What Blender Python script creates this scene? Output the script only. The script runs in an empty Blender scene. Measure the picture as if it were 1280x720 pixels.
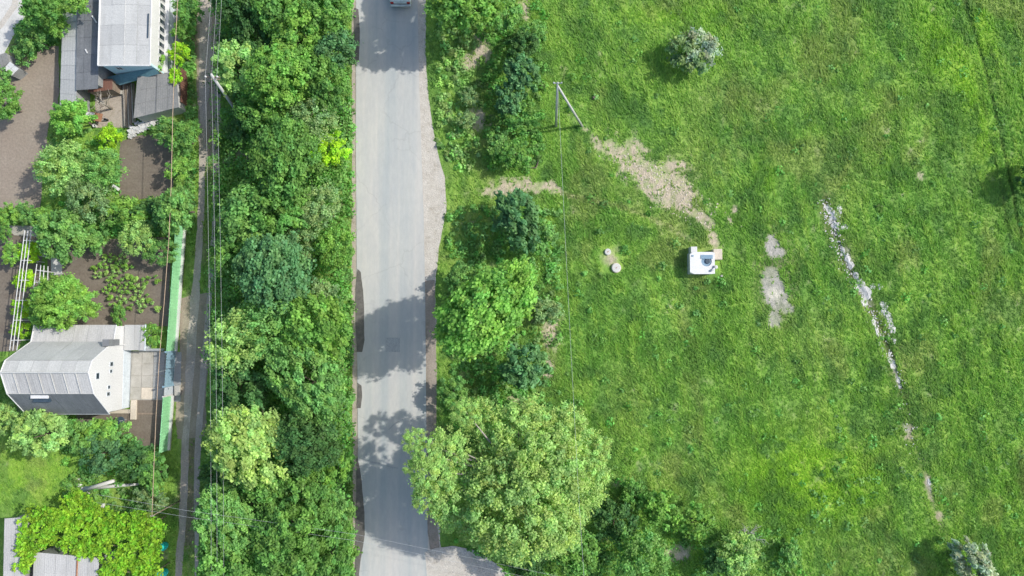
import bpy, math, random
import numpy as np
from mathutils import Vector, Matrix

# ---------------------------------------------------------------- camera, sky, sun, exposure
S = bpy.context.scene
C = bpy.data.collections.new("scene"); S.collection.children.link(C)
CAM_H, FPX, TILT = 60.0, 840.0, math.atan(40 / 840.0)
cd = bpy.data.cameras.new("camera"); cam = bpy.data.objects.new("camera", cd); C.objects.link(cam)
cam.location = (0, 0, CAM_H); cam.rotation_euler = (TILT, 0, 0)
cd.sensor_width = 36; cd.lens = 36 * FPX / 1280; cd.clip_end = 6000; cd.clip_start = 0.5
S.camera = cam
SUN_EL = math.radians(42); SUN_TO = Vector((1.0, 0.26, 0)).normalized()      # horizontal direction towards the sun
W = bpy.data.worlds.new("World"); S.world = W; W.use_nodes = True
nt = W.node_tree; bg = nt.nodes["Background"]
sky = nt.nodes.new("ShaderNodeTexSky"); sky.sky_type = 'NISHITA'; sky.sun_disc = False
sky.sun_elevation = SUN_EL; sky.sun_rotation = math.atan2(SUN_TO.x, SUN_TO.y)
sky.air_density = 1.0; sky.dust_density = 2.0; sky.ozone_density = 1.0
nt.links.new(sky.outputs[0], bg.inputs[0]); bg.inputs[1].default_value = 0.15
ld = bpy.data.lights.new("sun", 'SUN'); ld.energy = 3.1; ld.angle = math.radians(0.9); ld.color = (1.0, 0.955, 0.88)
sun = bpy.data.objects.new("sun", ld); C.objects.link(sun); sun.location = (40, 10, 50)
sd = Vector((SUN_TO.x * math.cos(SUN_EL), SUN_TO.y * math.cos(SUN_EL), math.sin(SUN_EL)))
sun.rotation_euler = sd.to_track_quat('Z', 'Y').to_euler()
S.view_settings.view_transform = 'Standard'; S.view_settings.look = 'None'
S.view_settings.exposure = 0.42; S.view_settings.gamma = 1.0
S.render.engine = 'CYCLES'; S.cycles.use_denoising = True
S.cycles.max_bounces = 6; S.cycles.diffuse_bounces = 3; S.cycles.transmission_bounces = 4; S.cycles.transparent_max_bounces = 8

R = np.random.default_rng(7); random.seed(7)
ct, st = math.cos(TILT), math.sin(TILT)
def P(px, py, h=0.0):
    """the point of the place at height h that the photograph shows at pixel px, py"""
    a = (px - 640) / FPX; b = -(py - 360) / FPX
    d = (a, b * ct + st, b * st - ct)
    t = (h - CAM_H) / d[2]
    return Vector((d[0] * t, d[1] * t, h))
def Pn(px, py, h=0.0):
    a = (np.asarray(px, float) - 640) / FPX; b = -(np.asarray(py, float) - 360) / FPX
    t = (h - CAM_H) / (b * st - ct)
    return a * t, (b * ct + st) * t
def unP(x, y, h=0.0):
    """numpy: ground position to pixel"""
    z = h - CAM_H
    yc = y * ct + z * st; zc = -y * st + z * ct
    return 640 + FPX * x / -zc, 360 - FPX * yc / -zc
M2 = 14.0     # photo pixels per metre on the ground (about)

# ---------------------------------------------------------------- numpy noise
def _hash(ix, iy, seed):
    h = (ix.astype(np.int64) * 374761393 + iy.astype(np.int64) * 668265263 + seed * 974634777) & 0x7fffffff
    h = ((h ^ (h >> 13)) * 1274126177) & 0x7fffffff
    return ((h ^ (h >> 16)) & 0xffff) / 65535.0
def vnoise(x, y, seed=0):
    ix = np.floor(x); iy = np.floor(y); fx = x - ix; fy = y - iy
    fx = fx * fx * (3 - 2 * fx); fy = fy * fy * (3 - 2 * fy)
    a = _hash(ix, iy, seed); b = _hash(ix + 1, iy, seed); c = _hash(ix, iy + 1, seed); d = _hash(ix + 1, iy + 1, seed)
    return (a * (1 - fx) + b * fx) * (1 - fy) + (c * (1 - fx) + d * fx) * fy
def fbm(x, y, scale, seed=0, oct=4):
    v = 0; a = 1; t = 0
    for o in range(oct):
        v = v + a * vnoise(x / scale * 2 ** o + 17.3 * o, y / scale * 2 ** o - 9.1 * o, seed + o); t += a; a *= 0.55
    return v / t
def sstep(a, b, v):
    t = np.clip((v - a) / (b - a), 0, 1); return t * t * (3 - 2 * t)

# ---------------------------------------------------------------- scene bookkeeping
def tag(o, label=None, cat=None, group=None, kind=None):
    if label: o['label'] = label
    if cat: o['category'] = cat
    if group: o['group'] = group
    if kind: o['kind'] = kind
    return o
def thing(name, loc, label, cat, group=None, rz=0):
    o = bpy.data.objects.new(name, None); C.objects.link(o); o.location = loc; o.rotation_euler = (0, 0, rz)
    o.empty_display_size = 0.3
    return tag(o, label, cat, group)
def link(name, me, parent=None, mat=None, loc=None):
    o = bpy.data.objects.new(name, me); C.objects.link(o)
    if mat is not None and len(me.materials) == 0: me.materials.append(mat)
    if parent is not None: o.parent = parent
    if loc is not None: o.location = loc
    return o
class MB:
    """collects shapes in world coordinates (or local), builds one mesh"""
    def __init__(s): s.v = []; s.f = []
    def add(s, vs, fs):
        n = len(s.v); s.v += [tuple(v) for v in vs]; s.f += [tuple(i + n for i in f) for f in fs]; return s
    def box(s, c, size, rz=0, tilt=0):
        x, y, z = (k / 2 for k in size); m = Matrix.Rotation(rz, 3, 'Z') @ Matrix.Rotation(tilt, 3, 'X')
        vs = [Vector(c) + m @ Vector(p) for p in ((-x, -y, -z), (x, -y, -z), (x, y, -z), (-x, y, -z), (-x, -y, z), (x, -y, z), (x, y, z), (-x, y, z))]
        return s.add(vs, [(3, 2, 1, 0), (4, 5, 6, 7), (0, 1, 5, 4), (1, 2, 6, 5), (2, 3, 7, 6), (3, 0, 4, 7)])
    def slab(s, q, t):
        """thick sheet: four corners (counter-clockwise from above) and thickness below"""
        q = [Vector(p) for p in q]; n = (q[1] - q[0]).cross(q[3] - q[0]).normalized()
        vs = [p - n * t for p in q] + q
        return s.add(vs, [(3, 2, 1, 0), (4, 5, 6, 7), (0, 1, 5, 4), (1, 2, 6, 5), (2, 3, 7, 6), (3, 0, 4, 7)])
    def prism(s, poly, vec):
        n = len(poly); a = [Vector(p) for p in poly]; b = [p + Vector(vec) for p in a]
        return s.add(a + b, [tuple(range(n))[::-1], tuple(range(n, 2 * n))] + [(i, (i + 1) % n, (i + 1) % n + n, i + n) for i in range(n)])
    def tube(s, pts, r, n=8):
        pts = [Vector(p) for p in pts]; k = len(pts)
        rs = r if isinstance(r, (list, tuple)) else [r] * k
        vs = []; fs = []
        for i, p in enumerate(pts):
            d = (pts[min(i + 1, k - 1)] - pts[max(i - 1, 0)]).normalized()
            u = d.cross(Vector((0.31, 0.2, 0.93)));  u = u.normalized() if u.length > 1e-3 else Vector((1, 0, 0))
            w = d.cross(u).normalized()
            for j in range(n):
                a = 2 * math.pi * j / n; vs.append(p + (u * math.cos(a) + w * math.sin(a)) * rs[i])
        for i in range(k - 1):
            for j in range(n):
                fs.append((i * n + j, i * n + (j + 1) % n, (i + 1) * n + (j + 1) % n, (i + 1) * n + j))
        fs.append(tuple(range(n))[::-1]); fs.append(tuple((k - 1) * n + j for j in range(n)))
        return s.add(vs, fs)
    def lathe(s, c, prof, n=20):
        vs = []; fs = []
        for (r, z) in prof:
            for j in range(n):
                a = 2 * math.pi * j / n; vs.append((c[0] + r * math.cos(a), c[1] + r * math.sin(a), c[2] + z))
        for i in range(len(prof) - 1):
            for j in range(n): fs.append((i * n + j, i * n + (j + 1) % n, (i + 1) * n + (j + 1) % n, (i + 1) * n + j))
        fs.append(tuple((len(prof) - 1) * n + j for j in range(n))); fs.append(tuple(range(n))[::-1])
        return s.add(vs, fs)
    def mesh(s, name, smooth=False, origin=None):
        me = bpy.data.meshes.new(name)
        vs = s.v if origin is None else [(v[0] - origin[0], v[1] - origin[1], v[2] - origin[2]) for v in s.v]
        me.from_pydata(vs, [], s.f); me.update()
        if smooth: me.shade_smooth()
        return me
    def build(s, name, mat, parent=None, smooth=False, bevel=0):
        """world-coordinate mesh; parented to an Empty it is shifted into the Empty's frame"""
        org = parent.location if (parent is not None and parent.type == 'EMPTY') else None
        if parent is not None and parent.parent is not None and parent.parent.type == 'EMPTY': org = parent.parent.location
        o = link(name, s.mesh(name, smooth, org), parent, mat)
        if bevel:
            b = o.modifiers.new("bevel", 'BEVEL'); b.width = bevel; b.segments = 2; b.limit_method = 'ANGLE'
        return o

# ---------------------------------------------------------------- materials
def new_mat(name):
    m = bpy.data.materials.new(name); m.use_nodes = True
    n = m.node_tree.nodes; return m, n, m.node_tree.links, n["Principled BSDF"]
def mix_rgb(n, l, a, b, fac, mode='MIX'):
    x = n.new("ShaderNodeMix"); x.data_type = 'RGBA'; x.blend_type = mode
    for sock, val in ((x.inputs[0], fac), (x.inputs[6], a), (x.inputs[7], b)):
        if hasattr(val, 'is_linked') or hasattr(val, 'links'): l.new(val, sock)
        else: sock.default_value = val if not isinstance(val, tuple) else (*val[:3], 1)
    return x.outputs[2]
def noise(n, l, scale, detail=4, rough=0.6, stretch=None, rot=0, obj=True):
    t = n.new("ShaderNodeTexCoord"); mp = n.new("ShaderNodeMapping"); l.new(t.outputs['Object'], mp.inputs[0])
    if stretch: mp.inputs['Scale'].default_value = stretch
    mp.inputs['Rotation'].default_value = (0, 0, rot)
    x = n.new("ShaderNodeTexNoise"); x.inputs['Scale'].default_value = scale; x.inputs['Detail'].default_value = detail
    x.inputs['Roughness'].default_value = rough; l.new(mp.outputs[0], x.inputs[0]); return x.outputs[0]
def ramp(n, l, src, p0, p1, c0=(0, 0, 0), c1=(1, 1, 1)):
    r = n.new("ShaderNodeValToRGB"); r.color_ramp.elements[0].position = p0; r.color_ramp.elements[1].position = p1
    r.color_ramp.elements[0].color = (*c0, 1); r.color_ramp.elements[1].color = (*c1, 1); l.new(src, r.inputs[0]); return r.outputs[0]
def bump(n, l, src, bs, strength=0.4, dist=0.03):
    b = n.new("ShaderNodeBump"); b.inputs['Strength'].default_value = strength; b.inputs['Distance'].default_value = dist
    l.new(src, b.inputs['Height']); l.new(b.outputs[0], bs.inputs['Normal'])
def surf(name, c1, c2, scale=1.5, rough=0.85, stretch=None, rot=0, stain=None, fine=12, bs=0.35, metal=0.0, bd=0.02):
    """two-tone weathered surface: large mottling, fine grain, optional stains"""
    m, n, l, b = new_mat(name)
    big = ramp(n, l, noise(n, l, scale, 5, 0.65, stretch, rot), 0.32, 0.68)
    col = mix_rgb(n, l, c1, c2, big)
    fn = noise(n, l, fine, 3, 0.7)
    col = mix_rgb(n, l, col, ramp(n, l, fn, 0.25, 0.75, (0.78, 0.78, 0.78), (1.18, 1.18, 1.18)), 1.0, 'MULTIPLY')
    if 'slate' in name or 'fence' in name:
        oi = n.new('ShaderNodeObjectInfo'); col = mix_rgb(n, l, col, ramp(n, l, oi.outputs['Random'], 0.0, 1.0, (0.9, 0.9, 0.9), (1.07, 1.07, 1.06)), 1.0, 'MULTIPLY')
    if stain:
        sm = ramp(n, l, noise(n, l, scale * 0.6, 6, 0.75, stretch, rot + 1), 0.55, 0.72)
        col = mix_rgb(n, l, col, stain, sm)
    l.new(col, b.inputs['Base Color']); b.inputs['Roughness'].default_value = rough; b.inputs['Metallic'].default_value = metal
    b.inputs['Specular IOR Level'].default_value = 0.3
    bump(n, l, fn, b, bs, bd)
    return m
def leaf_mat(name, trans=0.3, use_obj=True):
    m, n, l, b = new_mat(name)
    at = n.new("ShaderNodeAttribute"); at.attribute_name = "Col"
    col = at.outputs['Color']
    if use_obj:
        oi = n.new("ShaderNodeObjectInfo"); col = mix_rgb(n, l, at.outputs['Color'], oi.outputs['Color'], 1.0, 'MULTIPLY')
    l.new(col, b.inputs['Base Color']); b.inputs['Roughness'].default_value = 0.55
    b.inputs['Specular IOR Level'].default_value = 0.25
    tr = n.new("ShaderNodeBsdfTranslucent"); l.new(mix_rgb(n, l, col, (1.15, 1.3, 0.7), 1.0, 'MULTIPLY'), tr.inputs[0])
    ms = n.new("ShaderNodeMixShader"); ms.inputs[0].default_value = trans
    l.new(b.outputs[0], ms.inputs[1]); l.new(tr.outputs[0], ms.inputs[2]); l.new(ms.outputs[0], n["Material Output"].inputs[0])
    return m
def vcol_ground():
    m, n, l, b = new_mat("ground_cover")
    at = n.new("ShaderNodeAttribute"); at.attribute_name = "Col"
    f1 = ramp(n, l, noise(n, l, 4.5, 4, 0.75, (1, 0.45, 1), 0.3), 0.3, 0.7, (0.62, 0.66, 0.6), (1.3, 1.25, 1.25))
    f2 = ramp(n, l, noise(n, l, 22, 3, 0.7), 0.3, 0.7, (0.72, 0.74, 0.7), (1.25, 1.22, 1.2))
    col = mix_rgb(n, l, at.outputs['Color'], f1, 1.0, 'MULTIPLY'); col = mix_rgb(n, l, col, f2, 1.0, 'MULTIPLY')
    l.new(col, b.inputs['Base Color']); b.inputs['Roughness'].default_value = 0.9; b.inputs['Specular IOR Level'].default_value = 0.1
    bump(n, l, noise(n, l, 6, 5, 0.75), b, 0.8, 0.12)
    return m
def asphalt():
    m, n, l, b = new_mat("bleached_asphalt")
    lanes = ramp(n, l, noise(n, l, 1.1, 3, 0.55, (1.0, 0.02, 1)), 0.3, 0.7)
    blot = ramp(n, l, noise(n, l, 0.35, 5, 0.7, (1, 0.35, 1)), 0.35, 0.65)
    grain = noise(n, l, 26, 3, 0.8)
    col = mix_rgb(n, l, (0.385, 0.415, 0.415), (0.51, 0.495, 0.465), lanes)
    col = mix_rgb(n, l, col, ramp(n, l, blot, 0.0, 1.0, (0.93, 0.94, 0.96), (1.05, 1.04, 1.01)), 1.0, 'MULTIPLY')
    fine = ramp(n, l, noise(n, l, 3.2, 6, 0.8, (1, 0.3, 1)), 0.2, 0.8, (0.87, 0.88, 0.89), (1.09, 1.09, 1.08))
    col = mix_rgb(n, l, col, fine, 1.0, 'MULTIPLY')
    col = mix_rgb(n, l, col, ramp(n, l, grain, 0.2, 0.8, (0.86, 0.86, 0.86), (1.1, 1.1, 1.1)), 1.0, 'MULTIPLY')
    # hairline cracks
    t = n.new("ShaderNodeTexCoord"); mp = n.new("ShaderNodeMapping"); l.new(t.outputs['Object'], mp.inputs[0])
    nz = n.new("ShaderNodeTexNoise"); nz.inputs['Scale'].default_value = 1.2; nz.inputs['Detail'].default_value = 5; l.new(mp.outputs[0], nz.inputs[0])
    add = n.new("ShaderNodeVectorMath"); add.operation = 'ADD'; l.new(mp.outputs[0], add.inputs[0]); l.new(nz.outputs[1], add.inputs[1])
    vo = n.new("ShaderNodeTexVoronoi"); vo.feature = 'DISTANCE_TO_EDGE'; vo.inputs['Scale'].default_value = 0.22; l.new(add.outputs[0], vo.inputs[0])
    crack = ramp(n, l, vo.outputs[0], 0.004, 0.012, (1, 1, 1), (0, 0, 0))
    gate = ramp(n, l, noise(n, l, 0.15, 3), 0.47, 0.55)
    ck = n.new("ShaderNodeMath"); ck.operation = 'MULTIPLY'; l.new(crack, ck.inputs[0]); l.new(gate, ck.inputs[1])
    ck2 = n.new("ShaderNodeMath"); ck2.operation = 'MULTIPLY'; l.new(ck.outputs[0], ck2.inputs[0]); ck2.inputs[1].default_value = 0.16
    col = mix_rgb(n, l, col, (0.16, 0.16, 0.155), ck2.outputs[0])
    l.new(col, b.inputs['Base Color']); b.inputs['Roughness'].default_value = 0.82; bump(n, l, grain, b, 0.3, 0.01)
    return m
M = dict(
    asphalt=asphalt(),
    brownverge=surf('brown_verge', (0.27, 0.23, 0.19), (0.36, 0.31, 0.26), 1.4, 0.95, (1, .4, 1), 0, (0.19, 0.17, 0.12), 9, 0.7, 0, 0.05),
    lane=surf('lane_soil', (0.26, 0.22, 0.16), (0.38, 0.33, 0.25), 0.9, 0.95, (1, 0.5, 1), 0, (0.16, 0.16, 0.10), 8, 0.6, 0, 0.05),
    patch=surf("asphalt_repair_and_line", (0.33, 0.35, 0.35), (0.38, 0.40, 0.40), 3),
    gravel=surf("pale_gravel", (0.46, 0.425, 0.37), (0.56, 0.53, 0.475), 1.6, 0.95, None, 0, (0.33, 0.295, 0.24), 9, 0.8, 0, 0.06),
    verge_dirt=surf("dusty_verge", (0.36, 0.31, 0.25), (0.44, 0.39, 0.33), 2.2, 0.95, None, 0, (0.2, 0.19, 0.12), 12, 0.7, 0, 0.05),
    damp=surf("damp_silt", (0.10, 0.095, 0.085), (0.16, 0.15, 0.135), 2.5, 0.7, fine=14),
    track=surf("dirt_track_soil", (0.36, 0.32, 0.265), (0.50, 0.45, 0.38), 1.1, 0.95, (1, 0.35, 1), 0, (0.27, 0.24, 0.19), 8, 0.8, 0, 0.06),
    soil=surf("garden_soil", (0.165, 0.138, 0.108), (0.20, 0.172, 0.138), 0.8, 0.95, (0.6, 1.6, 1), 0, (0.15, 0.122, 0.10), 5, 0.4, 0, 0.05),
    pale_soil=surf("dry_garden_soil", (0.27, 0.222, 0.175), (0.305, 0.26, 0.21), 0.4, 0.95, None, 0, (0.245, 0.205, 0.16), 5, 0.35, 0, 0.05),
    concrete=surf("old_concrete", (0.34, 0.325, 0.28), (0.45, 0.43, 0.385), 0.9, 0.9, None, 0, (0.26, 0.25, 0.2), 14),
    paleconc=surf("pale_concrete", (0.5, 0.5, 0.47), (0.62, 0.61, 0.58), 1.2, 0.85, fine=12),
    greyconc=surf("grey_concrete", (0.24, 0.25, 0.25), (0.33, 0.335, 0.325), 1.2, 0.9, fine=12),
    white=surf("white_render", (0.58, 0.585, 0.58), (0.63, 0.635, 0.63), 0.5, 0.8, None, 0, (0.52, 0.52, 0.50), 10, 0.15),
    whitepaint=surf("white_paint", (0.60, 0.61, 0.61), (0.70, 0.70, 0.69), 1.5, 0.5, None, 0, (0.52, 0.52, 0.49), 15, 0.1),
    bluewhite=surf("pale_blue_render", (0.50, 0.56, 0.60), (0.58, 0.63, 0.66), 1.2, 0.8, fine=10, bs=0.15),
    slate_light=surf("pale_slate_sheet", (0.44, 0.45, 0.44), (0.50, 0.505, 0.49), 0.7, 0.85, (1.4, 0.4, 1), 0, (0.40, 0.40, 0.38), 10, 0.25),
    slate_mid=surf("mid_slate_sheet", (0.42, 0.42, 0.41), (0.52, 0.515, 0.50), 0.7, 0.88, (1.8, 0.35, 1), 0, (0.36, 0.355, 0.335), 9, 0.3),
    slate_dark_shaded=surf("dark_shaded_slate_sheet", (0.15, 0.16, 0.17), (0.21, 0.22, 0.23), 0.9, 0.85, (1.6, 0.5, 1), 0, (0.11, 0.12, 0.12), 9, 0.3),  # holds roof shade in its colour; plain dark only on the chimney
    felt=surf("roofing_felt", (0.19, 0.195, 0.19), (0.25, 0.25, 0.24), 0.9, 0.92, None, 0, (0.33, 0.32, 0.3), 10, 0.5),
    bluewall=surf("blue_painted_wall", (0.50, 0.68, 0.76), (0.56, 0.73, 0.79), 1.2, 0.75, fine=8, bs=0.2),
    teal=surf("teal_paint", (0.09, 0.19, 0.22), (0.13, 0.25, 0.28), 1.0, 0.6, fine=8, bs=0.2),
    green=surf("green_fence_paint", (0.27, 0.62, 0.31), (0.32, 0.68, 0.36), 0.7, 0.5, (1, 1, 1), 0, (0.24, 0.56, 0.27), 6, 0.1),
    gateblue=surf("blue_grey_gate_paint", (0.22, 0.36, 0.45), (0.28, 0.42, 0.50), 1.5, 0.5, fine=8, bs=0.1),
    metal=surf("galvanised_steel", (0.42, 0.43, 0.44), (0.55, 0.56, 0.57), 3, 0.4, fine=20, bs=0.1, metal=0.35),
    whitemetal=surf("white_painted_steel", (0.6, 0.6, 0.6), (0.68, 0.69, 0.69), 3, 0.5, fine=20, bs=0.1),
    wood=surf("weathered_wood", (0.20, 0.155, 0.115), (0.31, 0.25, 0.19), 2.0, 0.9, (3, 0.4, 1), 0, None, 14, 0.6),
    redwood=surf("red_brown_boards", (0.15, 0.07, 0.05), (0.21, 0.11, 0.08), 2.0, 0.85, (3, 0.4, 1), 0, None, 14, 0.5),
    pole=surf("concrete_pole", (0.42, 0.43, 0.41), (0.53, 0.53, 0.51), 2.0, 0.85, fine=15),
    bark=surf("bark", (0.10, 0.08, 0.06), (0.19, 0.16, 0.13), 4.0, 0.95, (2, 2, 0.4), 0, None, 14, 0.9),
    palebark=surf("pale_bark", (0.32, 0.28, 0.23), (0.42, 0.39, 0.34), 4.0, 0.95, (2, 2, 0.4), 0, None, 14, 0.9),
    stone=surf("chalky_stone", (0.44, 0.44, 0.42), (0.68, 0.67, 0.645), 2.2, 0.9, fine=14, bs=0.7),
    greystone=surf("grey_stone", (0.36, 0.35, 0.33), (0.5, 0.49, 0.46), 2.0, 0.9, fine=10, bs=0.7),
    turq=surf("turquoise_plastic", (0.02, 0.50, 0.46), (0.03, 0.58, 0.53), 3, 0.4, fine=10, bs=0.05),
    hatch=surf("blue_steel_hatch", (0.17, 0.27, 0.36), (0.23, 0.34, 0.43), 2.5, 0.5, fine=12, bs=0.15),
    darksteel=surf("dark_blue_steel", (0.035, 0.06, 0.085), (0.06, 0.09, 0.12), 3, 0.5, fine=12, bs=0.15),
    cream=surf("cream_slab", (0.52, 0.46, 0.37), (0.62, 0.55, 0.45), 2, 0.85, fine=12),
    rust=surf("rusty_steel", (0.28, 0.13, 0.07), (0.38, 0.2, 0.12), 3, 0.8, fine=12),
    cable=surf("tan_cable", (0.42, 0.30, 0.2), (0.5, 0.38, 0.27), 3, 0.6, fine=12, bs=0.1),
    wire=surf("aluminium_wire", (0.42, 0.45, 0.46), (0.5, 0.52, 0.53), 3, 0.5, fine=12, bs=0.1),
    rubber=surf("tyre_rubber", (0.02, 0.02, 0.02), (0.03, 0.03, 0.03), 3, 0.8, fine=12, bs=0.1),
    carpaint=surf("white_car_paint", (0.66, 0.72, 0.72), (0.69, 0.74, 0.74), 1, 0.25, fine=2, bs=0.0),
    blackplastic=surf("black_plastic", (0.02, 0.022, 0.025), (0.03, 0.03, 0.033), 3, 0.5, fine=12, bs=0.1),
    redlens=surf("red_lamp_lens", (0.45, 0.02, 0.015), (0.5, 0.03, 0.02), 3, 0.2, fine=12, bs=0.0),
    leaf=leaf_mat("leaves", 0.38, True),
    cover=leaf_mat("low_leaves", 0.42, False),
    ground=vcol_ground(),
)
def glassmat():
    m, n, l, b = new_mat("dark_window_glass"); b.inputs['Base Color'].default_value = (0.03, 0.045, 0.055, 1)
    b.inputs['Roughness'].default_value = 0.08; b.inputs['Specular IOR Level'].default_value = 0.6
    return m
M['glass'] = glassmat()

# ---------------------------------------------------------------- ground colours (albedo) as functions of place
# all shapes below are lists of (photo x, photo y, radius x, radius y, angle, strength) taken on the ground
BARE = [(733, 163, 9, 5, 40, .6), (748, 178, 16, 5, 48, .75), (768, 196, 16, 6, 45, .8), (788, 208, 22, 9, 35, 1.1), (812, 218, 24, 13, 25, 1.25), (832, 232, 26, 16, 35, 1.3), (820, 245, 22, 9, 38, 1.2),
        (850, 250, 24, 12, 35, 1.15), (866, 266, 20, 8, 40, 1.1), (886, 280, 13, 9, 20, 1.0), (892, 300, 8, 14, 0, 1.0), (918, 262, 6, 5, 0, .9), (912, 276, 8, 4, 60, .8), (805, 190, 30, 7, 12, .6), (850, 215, 26, 14, 30, .62), (770, 165, 28, 8, 10, .5),
        (878, 200, 26, 22, 0, .3), (660, 235, 40, 7, -5, 1.15), (688, 234, 18, 8, 20, 1.1), (630, 240, 25, 5, -5, .8), (650, 232, 50, 12, 0, .45), (765, 322, 12, 16, 0, .45),
        (604, 62, 16, 20, 0, .75), (590, 80, 18, 14, 0, .8), (598, 145, 16, 24, 0, .6), (610, 110, 12, 20, 0, .5), (600, 160, 20, 12, 0, .5), (655, 15, 12, 22, 0, .8), (690, 420, 14, 26, 0, .55), (685, 460, 10, 20, 0, .6), (650, 500, 22, 8, 0, .6), (590, 465, 22, 14, 0, .5),
        (845, 690, 22, 12, 0, .8), (800, 208, 52, 24, 30, .85), (768, 188, 26, 12, 40, .75), (745, 180, 30, 9, 42, .45), (855, 240, 40, 22, 35, .6), (700, 100, 10, 20, 0, .2), (1135, 540, 18, 20, 0, .55), (1160, 610, 7, 28, -8, .6), (1172, 650, 6, 30, -8, .5), (960, 310, 14, 12, 0, .4), (600, 210, 20, 8, 0, .3), (345, 178, 20, 10, 0, .7), (300, 190, 18, 24, 0, .5), (402, 380, 22, 16, 0, .6)]
PALE = [(962, 300, 8, 8, 0, 1.0), (968, 314, 14, 9, 10, 1.1), (963, 350, 12, 14, 0, 1.2), (970, 372, 16, 16, 0, 1.15), (985, 385, 12, 8, 20, .75), (965, 400, 10, 13, 0, .9), (1045, 290, 6, 8, 0, .5), (967, 362, 17, 15, 0, 1.2), (964, 308, 12, 11, 0, 1.1)] + [(q[0], q[1], q[2] * 1.3, q[3] * 1.4, -15, .5) for q in [(1045, 275, 7, 12), (1062, 330, 5, 16), (1080, 368, 8, 14), (1108, 395, 6, 18), (1097, 412, 4, 14), (1119, 465, 4, 16), (1132, 533, 6, 12), (1160, 605, 3, 10)]]
LIME = [(1025, 595, 100, 70, 0, 1.0), (1060, 620, 50, 40, 0, .7), (1210, 130, 22, 90, -15, .8), (1170, 60, 25, 70, -15, .6), (1225, 40, 20, 60, -10, .7), (955, 220, 15, 25, 0, .6), (825, 20, 60, 16, 0, .6), (900, 20, 40, 25, 0, .6), (1250, 630, 30, 60, 0, .4), (860, 690, 60, 20, 0, .3),
        (560, 130, 25, 40, 0, .4), (40, 590, 60, 40, 0, .7), (240, 430, 10, 40, 0, .3), (105, 170, 20, 15, 0, .3), (570, 340, 22, 50, 0, .3), (680, 300, 18, 40, 0, .4)]
DRY = [(900, 130, 60, 40, 0, .5), (880, 200, 60, 40, 0, .6), (1070, 220, 60, 30, 0, .5), (1020, 90, 40, 60, 0, .4), (1010, 420, 60, 50, 0, .6), (860, 600, 90, 40, 0, .5), (1150, 480, 30, 80, -10, .5), (600, 120, 40, 70, 0, .5), (590, 270, 60, 30, 0, .5), (1090, 330, 30, 40, 0, .5), (700, 500, 30, 80, 0, .4), (1075, 690, 60, 30, 0, .6), (780, 520, 40, 60, 0, .3)]
BROWN = [(252, 60, 14, 60, 0, .9), (262, 120, 14, 50, 0, .8), (262, 200, 14, 60, 0, .55), (255, 300, 14, 70, 0, .5), (242, 400, 18, 60, 0, .8), (240, 480, 20, 60, 0, .9), (238, 560, 16, 60, 0, .7), (236, 650, 18, 80, 0, .7), (30, 500, 40, 40, 0, .5), (185, 540, 20, 30, 0, .5), (110, 300, 40, 20, 0, .4), (140, 140, 40, 30, 0, .6), (215, 120, 12, 30, 0, .7), (230, 60, 12, 60, 0, .4), (30, 60, 25, 25, 0, .8), (85, 175, 18, 20, 0, .2)]
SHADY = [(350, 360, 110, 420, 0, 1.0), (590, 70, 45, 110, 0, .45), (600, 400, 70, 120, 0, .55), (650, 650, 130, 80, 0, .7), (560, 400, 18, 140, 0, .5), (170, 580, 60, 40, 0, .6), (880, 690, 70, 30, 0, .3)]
def blobs(px, py, lst):
    out = np.zeros_like(px)
    for (cx, cy, rx, ry, a, s) in lst:
        a = math.radians(a); dx = px - cx; dy = py - cy
        u = (dx * math.cos(a) + dy * math.sin(a)) / rx; v = (-dx * math.sin(a) + dy * math.cos(a)) / ry
        out = np.maximum(out, s * np.clip(1.35 - np.sqrt(u * u + v * v), 0, 1))
    return out
TRACK = [(1030, 250), (1040, 285), (1052, 325), (1075, 365), (1095, 400), (1113, 445), (1124, 480), (1133, 530), (1150, 580), (1163, 620), (1175, 665), (1190, 720)]
TRACK2 = [(1203, 0), (1213, 30), (1228, 80), (1238, 120), (1248, 165), (1262, 230), (1275, 300)]
FOOT = [(703, 243), (760, 255), (800, 268), (840, 285), (862, 300)]
def poly_dist(px, py, pl):
    d = np.full_like(px, 1e9)
    for (x0, y0), (x1, y1) in zip(pl[:-1], pl[1:]):
        vx, vy = x1 - x0, y1 - y0; t = np.clip(((px - x0) * vx + (py - y0) * vy) / (vx * vx + vy * vy), 0, 1)
        d = np.minimum(d, np.hypot(px - x0 - t * vx, py - y0 - t * vy))
    return d
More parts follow.
